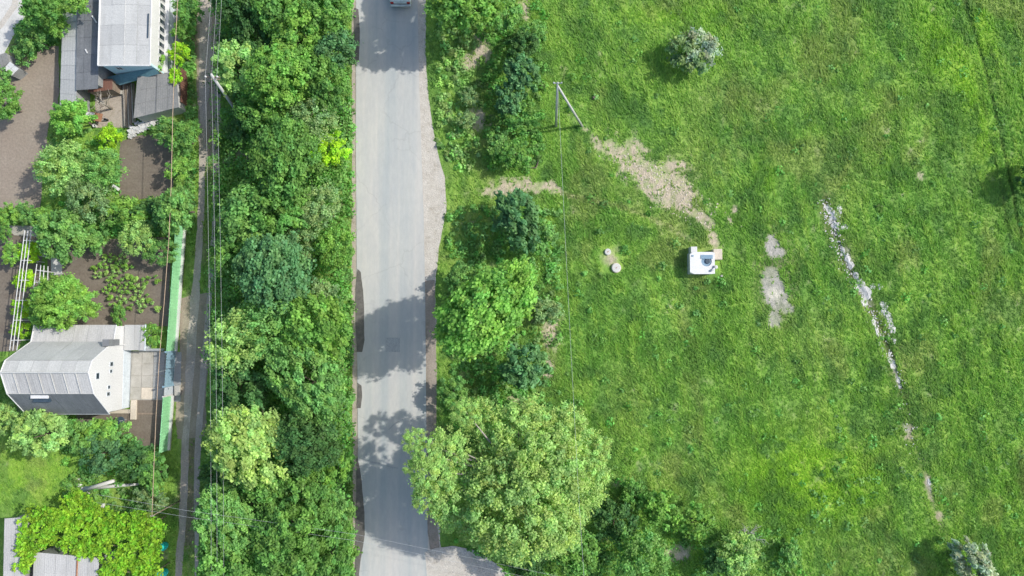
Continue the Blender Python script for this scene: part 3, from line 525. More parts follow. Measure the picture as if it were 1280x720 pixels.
T = [
 # belt between track and road
 (300, 6, 30, 4.0, 'dark', 'mid', 'dark tree at the top of the belt next to the dirt track', BELT),
 (350, 8, 32, 4.6, 'mid', 'mid', 'mid green tree at the top edge, middle of the belt', BELT),
 (322, 44, 26, 3.8, 'dark', 'mid', 'low dark tree in the shade above the rounded light tree', BELT),
 (368, 42, 34, 5.0, 'bright', 'mid', 'bright green tree near the top, close to the road', BELT),
 (410, 18, 30, 5.0, 'mid', 'mid', 'green tree in the top corner between belt and road', BELT),
 (412, 62, 26, 4.4, 'blue', 'mid', 'bluish dark tree beside the shaded top stretch of road', BELT),
 (298, 82, 31, 4.6, 'pale', 'mid', 'pale green tree overhanging the track across from the leaning pole', BELT),
 (352, 100, 38, 5.2, 'bright', 'big', 'large bright tree right of the pale one overhanging the track', BELT),
 (402, 108, 30, 4.6, 'mid', 'mid', 'green tree between the large bright tree and the sunlit road', BELT),
 (330, 140, 26, 3.8, 'mid', 'mid', 'tree with dark gaps beside the foot of the leaning pole', BELT),
 (385, 150, 28, 4.2, 'grey', 'airy', 'greyish green tree just above the yellow bush', BELT),
 (411, 187, 22, 3.0, 'lime', 'bush', 'yellow-green bush shining at the road edge of the belt', BELT),
 (356, 202, 42, 5.4, 'mid', 'big', 'large even green tree left of the yellow bush', BELT),
 (300, 158, 16, 2.2, 'dark', 'bush', 'small dark bush by the bare brown gap beside the track', BELT),
 (305, 270, 33, 4.2, 'leek', 'mid', 'round tree along the track halfway between pole and green fence top', BELT),
 (352, 262, 32, 4.6, 'mid', 'mid', 'middle tree of the belt level with the end of the gravel bulge', BELT),
 (402, 262, 26, 3.8, 'grey', 'airy', 'greyish feathery tree at the road level with the gravel bulge', BELT),
 (345, 338, 43, 5.0, 'blue', 'big', 'blue-green tree with star-shaped boughs in the middle of the belt', BELT),
 (416, 315, 23, 3.2, 'bright', 'mid', 'bright narrow tree at the road right of the blue-green tree', BELT),
 (293, 318, 24, 3.6, 'mid', 'mid', 'green tree at the track left of the blue-green tree', BELT),
 (375, 298, 22, 3.2, 'grey', 'airy', 'thin brownish green tree above the blue-green tree', BELT),
 (402, 362, 18, 2.2, 'grey', 'bush', 'small grubby bush at the road below the bright narrow tree', BELT),
 (298, 420, 38, 4.6, 'pale', 'airy', 'pale olive tree hanging over the track across from the blue gate', BELT),
 (348, 412, 36, 5.0, 'leek', 'airy', 'soft olive green tree right of the pale one by the blue gate', BELT),
 (402, 414, 37, 5.0, 'bright', 'mid', 'vivid green tree at the road facing the large shadow', BELT),
 (300, 478, 32, 3.8, 'dark', 'mid', 'darker tree above the big yellow-green dome', BELT),
 (382, 482, 42, 5.2, 'leek', 'fine', 'dusty green feathery tree at the road above the dark one', BELT),
 (312, 545, 48, 5.2, 'willow', 'fine', 'yellow-green dome of fine leaves beside the lower dirt track', BELT),
 (388, 552, 38, 4.0, 'dark', 'big', 'dark green tree right of the yellow-green dome', BELT),
 (340, 602, 28, 4.2, 'mid', 'mid', 'small green tree under the yellow-green dome', BELT),
 (422, 585, 19, 2.6, 'bright', 'bush', 'little bright bush at the lower left road edge', BELT),
 (383, 618, 30, 3.8, 'mid', 'mid', 'green tree with dark gaps below the dark one', BELT),
 (272, 588, 17, 2.4, 'dark', 'bush', 'dark shaded bush between dirt track and yellow-green dome', BELT),
 (288, 648, 37, 4.6, 'leek', 'fine', 'feathery tree at the track level with the turquoise barrels', BELT),
 (352, 672, 44, 5.4, 'mid', 'fine', 'large feathery tree at the bottom middle of the belt', BELT),
 (296, 708, 36, 4.8, 'mid', 'mid', 'tree cut by the bottom edge next to the dirt track', BELT),
 (410, 694, 32, 4.0, 'mid', 'mid', 'tree at the bottom of the belt beside the road', BELT),
 (420, 636, 20, 3.0, 'leek', 'bush', 'small bush at the road just above the lowest tree', BELT),
 # right of the road
 (600, 6, 32, 4.8, 'bright', 'mid', 'bright green tree at the top edge right of the road', SCRUB),
 (566, -8, 33, 6.0, 'mid', 'mid', 'green tree at the top whose shadow falls on the road', SCRUB),
 (612, -60, 44, 7.0, 'leek', 'big', 'tall tree whose crown only just enters the top edge beside the road', SCRUB),
 (545, -34, 26, 4.5, 'mid', 'mid', 'tree at the very top edge directly beside the road', SCRUB),
 (632, 18, 18, 3.0, 'leek', 'bush', 'small bush right of the bright tree at the top edge', SCRUB),
 (648, 92, 22, 3.2, 'blue', 'spiky', 'bluish pine sapling near the top of the scrub row', SCRUB),
 (652, 58, 18, 2.2, 'dark', 'spiky', 'dark sapling above the bluish pine in the scrub row', SCRUB),
 (636, 128, 20, 2.4, 'blue', 'spiky', 'dark bluish bush in the middle of the scrub row', SCRUB),
 (650, 148, 20, 2.0, 'mid', 'bush', 'green bush on the meadow side of the scrub row', SCRUB),
 (626, 178, 15, 1.8, 'leek', 'bush', 'pale leafy bush at the lower end of the scrub row', SCRUB),
 (644, 192, 17, 1.8, 'mid', 'bush', 'green bush at the lower end of the scrub row, meadow side', SCRUB),
 (588, 122, 10, 1.0, 'grey', 'bush', 'small silvery shrub alone in the rough grass near the road', SCRUB),
 (585, 148, 11, 1.0, 'grey', 'bush', 'low greyish shrub just below the small silvery one', SCRUB),
 (666, 40, 13, 1.6, 'leek', 'bush', 'low bush at the upper meadow edge of the scrub row', SCRUB),
 (646, 276, 30, 3.0, 'blue', 'spiky', 'dark blue-green bushy tree below the worn footpath', SCRUB),
 (672, 296, 20, 1.8, 'leek', 'bush', 'lighter bush on the meadow side of the blue-green tree', SCRUB),
 (611, 390, 51, 7.4, 'bright', 'big', 'tall bright green tree whose shadow crosses the whole road', SCRUB),
 (640, 352, 28, 4.5, 'spring', 'mid', 'yellowish bough-like tree touching the tall bright tree', SCRUB),
 (572, 345, 16, 2.0, 'leek', 'bush', 'low bush at the road above the tall bright tree', SCRUB),
 (652, 462, 28, 3.4, 'blue', 'spiky', 'dark blue-green tree below the tall bright tree', SCRUB),
 (566, 490, 18, 1.8, 'leek', 'bush', 'low pale bush between the road and the great willow', SCRUB),
 (684, 388, 15, 1.2, 'grey', 'bush', 'grey-green scrub at the meadow edge beside the tall tree', SCRUB),
 (650, 600, 86, 7.4, 'willow', 'willow', 'great pale yellow-green willow reaching over the road', SCRUB),
 (698, 640, 40, 5.0, 'pale', 'fine', 'pale feathery tree on the lower right side of the willow', SCRUB),
 (724, 690, 28, 3.4, 'mid', 'mid', 'green tree at the bottom edge right of the willow', SCRUB),
 (660, 690, 26, 3.0, 'dark', 'mid', 'dark shaded tree under the lower edge of the willow', SCRUB),
 (795, 700, 34, 3.2, 'leek', 'airy', 'grey-green tree at the bottom edge right of the dark hollow', SCRUB),
 (822, 636, 22, 1.4, 'bright', 'bush', 'wide low bright bush in the meadow below the willow shade', SCRUB),
 (868, 652, 20, 1.2, 'bright', 'bush', 'low bright bush next to the dead greyish bush', SCRUB),
 (792, 618, 16, 1.0, 'mid', 'bush', 'low green bush at the right rim of the willow shade', SCRUB),
 (925, 690, 24, 2.4, 'pale', 'mid', 'pale green tree with blossoms at the bottom edge of the meadow', SCRUB),
 (893, 702, 18, 2.0, 'dark', 'bush', 'dark bush left of the blossoming tree', SCRUB),
 (768, 652, 24, 1.6, 'dark', 'bush', 'dark bush in the hollow right of the willow', SCRUB),
 (745, 630, 18, 1.4, 'dark', 'bush', 'dark bush tucked under the right rim of the willow', SCRUB),
 (985, 690, 14, .8, 'leek', 'bush', 'low weedy bush right of the blossoming tree', SCRUB),
 # meadow shrubs
 (860, 68, 24, 1.5, 'grey', 'bush', 'left side of the upper meadow shrub, its shade put into greyer leaves', 'lone shrubs in the meadow'),  # darker tint stands for the shaded side of the silvery shrub
 (875, 60, 22, 1.7, 'silver', 'bush', 'silvery white flowering shrub in the upper meadow', 'lone shrubs in the meadow'),
 (1215, 702, 24, 1.9, 'silver', 'spiky', 'silvery round shrub at the bottom right corner', 'lone shrubs in the meadow'),
 (1297, 226, 22, 1.9, 'dark', 'spiky', 'dark shrub at the right edge throwing a long shadow', 'lone shrubs in the meadow'),
 # gardens on the left
 (94, 146, 22, 2.4, 'bright', 'mid', 'rounded bright tree at the end of the long dark shed roof', GARD),
 (86, 214, 30, 2.6, 'pale', 'airy', 'pale spreading fruit tree beside the large bare plot', GARD),
 (130, 214, 25, 2.4, 'leek', 'airy', 'spreading fruit tree left of the small dark plot', GARD),
 (118, 246, 26, 2.2, 'grey', 'airy', 'greyish fruit tree below the two spreading ones', GARD),
 (136, 172, 15, 1.2, 'lime', 'bush', 'lime green bush under the dead bare tree', GARD),
 (210, 165, 17, 1.6, 'leek', 'bush', 'bluish bush over the corner of the grey shed', GARD),
 (228, 172, 17, 2.0, 'mid', 'bush', 'green bush between the cable and the dirt track', GARD),
 (226, 208, 15, 1.8, 'spring', 'bush', 'yellowish bush above the round tree by the fence end', GARD),
 (220, 258, 25, 3.2, 'leek', 'mid', 'round dense tree at the upper end of the green fence', GARD),
 (160, 268, 22, 1.6, 'spring', 'bush', 'bright bush below the small dark plot', GARD),
 (190, 268, 20, 1.6, 'dark', 'bush', 'dark bush in the shade of the round tree', GARD),
 (82, 291, 28, 2.6, 'leek', 'mid', 'round fruit tree above the little grey hutch', GARD),
 (124, 298, 17, 1.2, 'leek', 'bush', 'low bush right of the round fruit tree', GARD),
 (176, 294, 21, 2.2, 'pale', 'airy', 'loose pale tree left of the green fence', GARD),
 (200, 312, 17, 1.8, 'leek', 'airy', 'loose tree close against the green fence', GARD),
 (89, 374, 34, 3.0, 'spring', 'fine', 'feathery bright tree above the white gabled house', GARD),
 (60, 392, 22, 2.2, 'mid', 'airy', 'sparse tree at the upper left corner of the gabled house', GARD),
 (150, 394, 10, .7, 'mid', 'bush', 'small bush at the lower end of the vegetable rows', GARD),
 (16, 318, 13, 1.2, 'spring', 'bush', 'round bush left of the white trellis', GARD),
 (41, 312, 13, 1.3, 'lime', 'bush', 'yellow-green vine bush right of the top of the trellis', GARD),
 (33, 350, 12, 1.3, 'lime', 'bush', 'yellow-green vine bush between the two trellises', GARD),
 (30, 386, 12, 1.2, 'lime', 'bush', 'yellow-green vine bush lower down the long trellis', GARD),
 (27, 414, 11, 1.2, 'lime', 'bush', 'lowest yellow-green vine bush beside the house gable', GARD),
 (190, 418, 13, .7, 'bright', 'bush', 'tuft of bright herbs beside the annex and the fence', GARD),
 (4, 130, 20, 2.2, 'mid', 'mid', 'tree at the left edge beside the bare plot', GARD),
 (2, 98, 13, 1.6, 'leek', 'bush', 'small bush below the white hutch at the left edge', GARD),
 (52, 12, 24, 3.4, 'mid', 'mid', 'dark green tree by the pale lane in the top left', GARD),
 (100, 3, 15, 3.6, 'spring', 'bush', 'bright round bush over the upper end of the shed roofs', GARD),
 (44, 48, 17, 1.8, 'leek', 'bush', 'leafy bush at the upper end of the bare plot', GARD),
 (72, 32, 14, 2.0, 'spring', 'bush', 'yellowish bush beside the light grey lean-to', GARD),
 (30, 70, 13, 1.0, 'leek', 'bush', 'low bush beside the white hutch', GARD),
 (5, 522, 19, 2.2, 'pale', 'mid', 'tree at the left edge below the gabled house', GARD),
 (52, 543, 28, 2.8, 'pale', 'mid', 'pale round fruit tree below the gabled house', GARD),
 (100, 545, 19, 1.8, 'leek', 'bush', 'bush right of the pale fruit tree', GARD),
 (124, 540, 18, 1.8, 'spring', 'bush', 'light bush below the gable corner', GARD),
 (148, 544, 15, 1.5, 'leek', 'bush', 'small bush next to the bare bed by the gable', GARD),
 (130, 568, 22, 1.8, 'blue', 'bush', 'dark bluish bush in the shady strip of the garden', GARD),
 (172, 575, 22, 1.8, 'dark', 'bush', 'dark bush at the lower end of the green fence', GARD),
 (196, 592, 20, 1.8, 'mid', 'bush', 'green bush between the lying poles and the track', GARD),
 (190, 624, 16, 1.4, 'grey', 'bush', 'scruffy bush at the end of the tan cable', GARD),
 (236, 12, 17, 2.4, 'mid', 'bush', 'green bush at the top of the verge by the track', GARD),
 (230, 40, 13, 1.6, 'spring', 'bush', 'yellow-green bush right of the long white house', GARD),
 (226, 68, 13, 1.5, 'lime', 'bush', 'lime bush at the lower right of the white house', GARD),
 (219, 96, 9, 1.8, 'lime', 'bush', 'thin lime plant growing over the grey shed roof', GARD),
 (238, 160, 12, 1.0, 'mid', 'bush', 'low bush on the verge level with the rubble heap', GARD),
 (197, 80, 8, 1.6, 'spring', 'tiny', 'climbing plant at the corner of the blue wall', GARD),
 (14, 268, 13, 1.0, 'spring', 'bush', 'clipped hedge bush at the left end of the hedge', 'hedge above the trellis'),
 (34, 268, 13, 1.0, 'leek', 'bush', 'greyer middle bush of the clipped hedge', 'hedge above the trellis'),
 (54, 268, 12, 1.0, 'spring', 'bush', 'right bush of the clipped hedge beside the fruit tree', 'hedge above the trellis'),
 (8, 292, 9, .8, 'mid', 'bush', 'little green bush below the hedge at the left edge', 'hedge above the trellis'),
]
for (px, py, r, hc, tint, kind, lab, grp) in T:
    isb = kind in ('bush', 'tiny')
    tree(px, py, r, hc, tint, kind, lab, 'bush' if isb else 'tree', 'bush' if isb else 'tree', grp, sq=0.85 if isb else 1.0)
# boughs of the great willow that reach beyond its main crown
wl = next(o for o in C.objects if o.type == 'EMPTY' and 'great pale' in o.get('label', ''))
for (a, b, r_, hh) in [(516, 548, 13, 8.0), (528, 566, 16, 8.2), (519, 583, 12, 7.8), (546, 590, 22, 8), (540, 620, 18, 7.5), (580, 512, 16, 7.5), (566, 648, 20, 7), (745, 560, 20, 6), (728, 600, 28, 5.5), (700, 535, 26, 6.5), (650, 525, 30, 7), (600, 525, 24, 6.5), (728, 560, 24, 6), (566, 560, 24, 7.5), (572, 610, 32, 7), (690, 655, 30, 5.5), (625, 650, 30, 6.5)]:
    c = P(a, b, hh); rr = r_ / FPX * (CAM_H - hh); pm = PROTO['airy'][(a + b) % 2]
    o = link('bough', pm, wl, M['leaf']); o.location = c - wl.location; s_ = rr / 2.8; o.scale = (s_ * random.uniform(.85, 1.15), s_ * random.uniform(.85, 1.15), s_ * .75); o.rotation_euler[2] = random.random() * 6; o.color = (*TINT['willow'], 1)
    MB().tube([wl.location + Vector((0, 0, 5)), (wl.location + Vector((0, 0, 7)) + c) / 2, c], [.14, .08, .03], 6).build('limb', M['palebark'], wl, True)
# vegetable rows: each plant its own
vp = []
ORD = ['first', 'second', 'third', 'fourth', 'fifth', 'sixth', 'seventh', 'eighth', 'ninth', 'tenth', 'eleventh', 'twelfth']
RN = {322: 'top', 332: 'second', 343: 'third', 352: 'fourth', 362: 'fifth', 374: 'sixth', 384: 'lowest', 350: 'short side'}
for (yy, x0, x1, n) in [(322, 130, 156, 4), (332, 121, 160, 5), (343, 122, 158, 4), (352, 138, 172, 4), (362, 134, 176, 5), (374, 140, 186, 5), (384, 148, 194, 4), (350, 184, 196, 2)]:
    for k in range(n): vp.append((x0 + (x1 - x0) * k / (n - 1) + random.uniform(-1.4, 1.4), yy + random.uniform(-1.2, 1.2), ORD[k], RN[yy]))
for (a, b, od, rn) in vp:
    tree(a, b, random.uniform(4.0, 5.2), 0.3, random.choice(['spring', 'pale', 'spring']), 'tiny', f'leafy vegetable plant, {od} from the left in the {rn} row of the dark bed', 'vegetable_plant', 'plant', 'vegetable plants in rows')

# dead tree: bare pale branches
def bare_tree(px, py, h, spread, label, mat, seed, n=16):
    g = P(px, py, 0); t = thing("dead_tree", g, label, "tree"); rg = random.Random(seed)
    MB().tube([g + Vector((0, 0, -.1)), g + Vector((.05, .03, h * .5)), g + Vector((.1, -.05, h))], [.12, .08, .03], 7).build("trunk", mat, t, True)
    for k in range(n):
        a = rg.random() * 6.28; z = h * rg.uniform(.3, .9); L = spread * rg.uniform(.5, 1); s = g + Vector((.07, 0, z)); e = s + Vector((math.cos(a) * L, math.sin(a) * L, L * rg.uniform(.2, .9)))
        mb = MB().tube([s, (s + e) / 2 + Vector((0, 0, .1)), e], [.045, .03, .012], 5)
        for q in range(5):
            b = s.lerp(e, rg.uniform(.35, .95)); c2 = a + rg.uniform(-1.2, 1.2); l2 = L * rg.uniform(.25, .5)
            mb.tube([b, b + Vector((math.cos(c2) * l2, math.sin(c2) * l2, l2 * .4))], [.02, .008], 4)
        mb.build("branch", mat, t, True)
    return t
bare_tree(140, 136, 2.4, 1.1, "dead bare tree with pale branches beside the board walkway", M['palebark'], 3, 10)
bare_tree(922, 664, 2.4, 1.3, "dead greyish bush with bare twigs above the blossoming tree", M['greystone'], 5, 22)
bare_tree(652, 672, 3.0, 1.5, "bare pale branches showing in the hollow under the willow", M['palebark'], 8, 9)

# ---------------------------------------------------------------- ground cover: meadow blades, undergrowth
def scatter(n, x0, x1, y0, y1, rg):
    px = rg.uniform(x0, x1, n); py = rg.uniform(y0, y1, n); return Pn(px, py)
def free(px, py):
    m = np.ones(px.shape, bool)
    for p in KEEP_OUT: m &= ~in_poly(px, py, p)
    return m
HOUSES = [[(62, 400), (200, 400), (205, 512), (62, 514)], [(70, -40), (220, -40), (222, 150), (75, 140)], [(858, 312), (902, 308), (902, 348), (856, 348)], [(0, 640), (135, 680), (135, 740), (0, 740)], [(751, 308), (780, 308), (780, 345), (751, 345)]]
def blades(name, n, x0, x1, y0, y1, hgt, wid, k, seed, dens=None, label=None, colmul=1.0):
    rg = np.random.default_rng(seed); x, y = scatter(n, x0, x1, y0, y1, rg); px, py = unP(x, y)
    m = free(px, py)
    for p in HOUSES: m &= ~in_poly(px, py, p)
    x, y = x[m], y[m]; F = ground_fields(x, y)
    px, py, n1, n2, n3, bare, pale, trm, lime, dry, brown, shady = F
    pr = np.clip(1 - bare * 0.93 - pale * 0.96 - brown * 0.85 - 0.5 * trm, 0, 1) * (0.55 + 0.45 * sstep(0.3, 0.6, n1))
    if dens is not None: pr = pr * dens(px, py)
    m = rg.random(len(x)) < pr; x, y = x[m], y[m]; n3_ = n3[m]; F = tuple(a[m] for a in F); c = grass_color(F) * colmul
    big = (0.55 + 0.7 * sstep(0.35, 0.75, fbm(x, y, 2.2, 77, 3)) + 0.5 * sstep(0.4, 0.7, n3_)) 
    z = ground_height(x, y); N = len(x)
    V = np.zeros((N, k, 3, 3)); 
    a = rg.uniform(0, 6.283, (N, k)); L = hgt * big[:, None] * rg.uniform(.5, 1.3, (N, k)); sp = rg.uniform(0.2, 1.0, (N, k)) * L
    lx = np.cos(a) * sp * .8 - 0.12 * L; ly = np.sin(a) * sp * .8 + 0.5 * L
    bx = x[:, None] + rg.uniform(-.09, .09, (N, k)); by = y[:, None] + rg.uniform(-.09, .09, (N, k)); w = wid * rg.uniform(.6, 1.4, (N, k)); wa = a + 1.57 + rg.uniform(-.5, .5, (N, k))
    V[:, :, 0] = np.stack([bx - np.cos(wa) * w, by - np.sin(wa) * w, np.repeat(z[:, None], k, 1) - .01], -1)
    V[:, :, 1] = np.stack([bx + np.cos(wa) * w, by + np.sin(wa) * w, np.repeat(z[:, None], k, 1) - .01], -1)
    V[:, :, 2] = np.stack([bx + lx, by + ly, z[:, None] + L * .42], -1)
    me = np_mesh(name, V.reshape(-1, 3), np.arange(N * k * 3).reshape(-1, 3), 3)
    cc = c[:, None, None, :] * rg.uniform(.86, 1.16, (N, k, 1, 1)) * np.array([1.0, 1.0, 1.0]); cc = np.broadcast_to(cc, (N, k, 3, 3)).reshape(-1, 3)
    set_col(me, cc)
    return tag(link(name, me, None, M['cover']), label, 'grass', kind='stuff')
blades("meadow_grass", 150000, 560, 1320, -30, 750, 0.34, 0.055, 4, 5, dens=lambda px, py: sstep(560, 640, px), label="tall uneven meadow grass covering the open field right of the road")
blades("verge_grass", 60000, -40, 720, -30, 750, 0.26, 0.05, 4, 6, label="short grass and weeds on verges and between the garden beds")
def cover(name, n, regions, seed, label, r0=.18, r1=.62, zlo=0, zhi=0, ls=1.0):
    rg = np.random.default_rng(seed); P_, N_, S_, C_ = [], [], [], []
    tot = sum(w for *_, w, _t in regions)
    for (x0, x1, y0, y1, w, tint) in regions:
        k = int(n * w / tot); x, y = scatter(k, x0, x1, y0, y1, rg); px, py = unP(x, y); m = free(px, py)
        for p in HOUSES: m &= ~in_poly(px, py, p)
        m &= blobs(px, py, BARE) < 0.55
        x, y = x[m], y[m]; k = len(x); r = rg.uniform(r0, r1, k); z0_ = rg.uniform(zlo, zhi + 1e-6, k); per = 34
        ci = np.repeat(np.arange(k), per); d = unit(rg.normal(size=(k * per, 3)) + np.array([0, 0, .5])); d[:, 2] = np.abs(d[:, 2])
        pos = np.stack([x[ci], y[ci], np.zeros(k * per)], 1) + d * (r[ci] * rg.random(k * per) ** .4)[:, None] * np.array([1, 1, .95]); pos[:, 2] += 0.03 + z0_[ci]
        nr = unit(d + np.array([0, 0, .7]) + rg.normal(size=(k * per, 3)) * .5)
        c = np.array(TINT[tint]) * rg.uniform(.7, 1.25, (k, 1)) * (1 + rg.uniform(-.15, .15, (k, 3)))
        P_.append(pos); N_.append(nr); S_.append(rg.uniform(.10, .24, k * per) * ls); C_.append(c[ci] * rg.uniform(.75, 1.25, (k * per, 1)))
    me = leaves_mesh(name, np.concatenate(P_), np.concatenate(N_), np.concatenate(S_), np.concatenate(C_), rg)
    return tag(link(name, me, None, M['cover']), label, 'undergrowth', kind='stuff')
cover("undergrowth", 4200, [(270, 440, -10, 730, 9, 'mid'), (420, 440, -10, 730, 1.6, 'leek'), (546, 600, -10, 210, 1.0, 'pale'), (600, 680, -10, 215, 1.3, 'mid'), (560, 700, 258, 520, 2.4, 'leek'), (560, 730, 500, 730, 2.0, 'mid'), (730, 1000, 660, 730, 1.0, 'mid'),
      (226, 242, -10, 290, .9, 'leek'), (80, 205, 520, 640, 1.0, 'leek'), (60, 210, 160, 300, .8, 'leek'), (20, 70, 30, 70, .4, 'leek'), (0, 60, 264, 276, .5, 'spring'), (95, 215, 262, 290, .8, 'leek')], 9, "mixed weeds and saplings growing under and between the trees")
cover("belt_thicket", 1500, [(276, 436, -10, 730, 5, 'mid'), (276, 436, -10, 730, 2, 'leek'), (276, 436, -10, 730, 1.5, 'dark')], 29, "thicket of saplings filling the gaps between the belt trees", .4, 1.0, .6, 2.6)
cover("meadow_weeds", 420, [(700, 1290, -10, 730, 1, 'mid'), (720, 1290, -10, 730, .5, 'leek'), (700, 1290, 500, 730, .6, 'leek')], 19, "scattered leafy weed clumps dotting the meadow")

# ---------------------------------------------------------------- stones and lids in the meadow
def blob_stone(c, rx, ry, h, rz, seed, name, mat, parent=None):
    rg = random.Random(seed); n = 9; vs = []; ca, sa = math.cos(rz), math.sin(rz)
    ring = [rg.uniform(.72, 1.15) for _ in range(n)]
    for (k, z) in ((1.0, -0.05), (.92, h * .7), (.6, h)):
        for j in range(n):
            a = 2 * math.pi * j / n; u = math.cos(a) * rx * ring[j] * k; v = math.sin(a) * ry * ring[j] * k
            vs.append((c[0] + u * ca - v * sa, c[1] + u * sa + v * ca, c[2] + z + rg.uniform(-.01, .01)))
    fs = [tuple(range(2 * n, 3 * n))]
    for q in range(2):
        for j in range(n): fs.append((q * n + j, q * n + (j + 1) % n, (q + 1) * n + (j + 1) % n, (q + 1) * n + j))
    return MB().add(vs, fs).build(name, mat, parent)
ST = [(1035, 262, 3, 6), (1041, 270, 4, 6), (1048, 262, 3, 5), (1043, 282, 5, 4), (1054, 284, 5, 3.5), (1037, 276, 3, 4), (1053, 314, 2.5, 6), (1059, 324, 3, 5), (1063, 332, 3.5, 5), (1069, 345, 3, 5), (1075, 358, 6, 7), (1083, 366, 5, 8), (1080, 376, 4, 8), (1090, 358, 4, 3), (1099, 358, 2.5, 4),
      (1104, 384, 4, 8), (1110, 398, 4, 9), (1115, 410, 4, 7), (1092, 404, 3, 6), (1096, 414, 2.5, 6), (1098, 428, 2.2, 4), (1102, 436, 2, 3), (1117, 426, 2, 3), (1116, 456, 4, 5), (1112, 450, 3, 4), (1123, 475, 2.5, 5), (1125, 483, 2.5, 2.5), (1130, 530, 2.2, 6), (1145, 535, 2.5, 4), (1136, 541, 2, 5), (1160, 602, 3.5, 5), (1158, 612, 2, 5), (1112, 443, 2, 3)]
ST.sort(key=lambda q: q[1])
def flat_patch(a, b, rx, ry, seed, name, mat):
    """a thin crust of pale rubble with a broken outline that follows the ground"""
    n = 30; rg_ = np.random.default_rng(seed); ang = np.arange(n) / n * 2 * np.pi
    rad = 0.55 + 1.1 * fbm(np.cos(ang) * 1.3 + seed, np.sin(ang) * 1.3, 0.7, seed, 4) + rg_.uniform(-.1, .1, n)
    rings = [(1.0, -0.02), (.8, .03), (.45, .035), (0.02, .04)]; vs = []
    for (k, z) in rings:
        u = np.cos(ang) * rad * rx * k; v = np.sin(ang) * rad * ry * k; c, s_ = math.cos(-.2), math.sin(-.2)
        x, y = Pn(a + u * c - v * s_, b + u * s_ + v * c); zz = ground_height(x, y) + z + rg_.uniform(-.012, .012, n) * (z > .02)
        vs += list(zip(x, y, zz))
    fs = [(q * n + (j + 1) % n, q * n + j, (q + 1) * n + j, (q + 1) * n + (j + 1) % n) for q in range(3) for j in range(n)]
    me = MB().add(vs, fs).mesh(name); return tag(link(name, me, None, mat), kind='structure')
for k, (a, b, rx, ry) in enumerate(q for q in ST if q[1] < 490 or q[2] > 2.2):
    if b > 500: rx, ry = rx * .6, ry * .7
    flat_patch(a, b, rx * 1.05, ry * 1.05, 100 + k, "pale_rubble_patch", M['stone'])
rg = random.Random(4)
mb = MB()
for k in range(420):
    seg = min(rg.randrange(0, 8), rg.randrange(0, 9)); (x0, y0), (x1, y1) = TRACK[seg], TRACK[seg + 1]; t_ = rg.random()
    a = x0 + (x1 - x0) * t_ + rg.gauss(0, 4.5); b = y0 + (y1 - y0) * t_ + rg.gauss(0, 3); c = P(a, b, 0); c.z = float(ground_height(np.array([c.x]), np.array([c.y]))[0]) + .03
    s = rg.uniform(.04, .12); mb.box(c, (s, s * rg.uniform(.6, 1.6), s * .5), rg.random() * 3)
tag(mb.build("rubble", M['stone']), "small white rubble strewn along the rutted field track", "rubble", kind='stuff')
mb = MB()
for k in range(500):
    a, b = rg.gauss(832, 30), 0; b = 203 + (a - 780) * .62 + rg.gauss(0, 13); c = P(a, b, 0); c.z = float(ground_height(np.array([c.x]), np.array([c.y]))[0]) + .01
    s = rg.uniform(.03, .11); mb.box(c, (s, s * rg.uniform(.6, 1.6), s * .5), rg.random() * 3)
tag(mb.build("clods", M['cream']), "dry pale clods on the bare earth strip near the well chamber", "rubble", kind='stuff')

def well_cover(px, py, r, h, label, mat):
    g = P(px, py, 0); t = thing("well_cover", g, label, "manhole cover", "concrete well covers in the meadow")
    MB().lathe(g, [(r, -.1), (r, h), (r * .97, h + .02)], 24).build("ring", mat, t)
    MB().lathe(g + Vector((0, 0, h + .02)), [(r * .88, 0), (r * .88, .04), (r * .82, .05)], 24).build("lid", M['cream'] if r > .45 else M['paleconc'], t)
    MB().box(g + Vector((0, 0, h + .085)), (.16, .05, .03), .6).build("handle", M['rust'], t)
    return t
well_cover(759.5, 315, .30, .12, "smaller whitish round well cover, upper of the two lids", M['paleconc'])
well_cover(770, 335, .44, .16, "larger cream round well cover, lower of the two lids", M['cream'])

# white well chamber
g = P(874, 329, 0)
t = thing("well_chamber", g, "white square concrete chamber with a dark round opening in the meadow", "well chamber")
x0, x1 = P(858.5, 329).x, P(889, 329).x; y0, y1 = P(874, 343.5).y, P(874, 316.5).y; H = 1.05
cx, cy = (x0 + x1) / 2, (y0 + y1) / 2
MB().box((cx, cy, H / 2 - .1), (x1 - x0 - .1, y1 - y0 - .1, H)).build("chamber_wall", M['white'], t, bevel=.02)
# top slab with a round hole: ring of quads
hc_ = Vector((P(883, 326, H).x, P(883, 326.5, H).y, H - .1)); rh = .46
def slab_with_hole(x0, x1, y0, y1, z0, z1, c, r, n=32):
    vs = []; fs = []
    for z in (z1, z0):
        for k in range(n):
            a = 2 * math.pi * k / n; d = Vector((math.cos(a), math.sin(a)))
            tx = ((x1 if d.x > 0 else x0) - c.x) / d.x if abs(d.x) > 1e-6 else 1e9; ty = ((y1 if d.y > 0 else y0) - c.y) / d.y if abs(d.y) > 1e-6 else 1e9
            m = min(tx, ty); vs.append((c.x + d.x * m, c.y + d.y * m, z)); vs.append((c.x + d.x * r, c.y + d.y * r, z))
    o = 2 * n
    for k in range(n):
        j = (k + 1) % n
        fs += [(2 * k, 2 * j, 2 * j + 1, 2 * k + 1), (o + 2 * k + 1, o + 2 * j + 1, o + 2 * j, o + 2 * k), (2 * k, o + 2 * k, o + 2 * j, 2 * j), (2 * k + 1, 2 * j + 1, o + 2 * j + 1, o + 2 * k + 1)]
    return MB().add(vs, fs)
slab_with_hole(x0, x1, y0, y1, H - .1, H + .03, hc_, rh).build("roof_slab", M['whitepaint'], t)
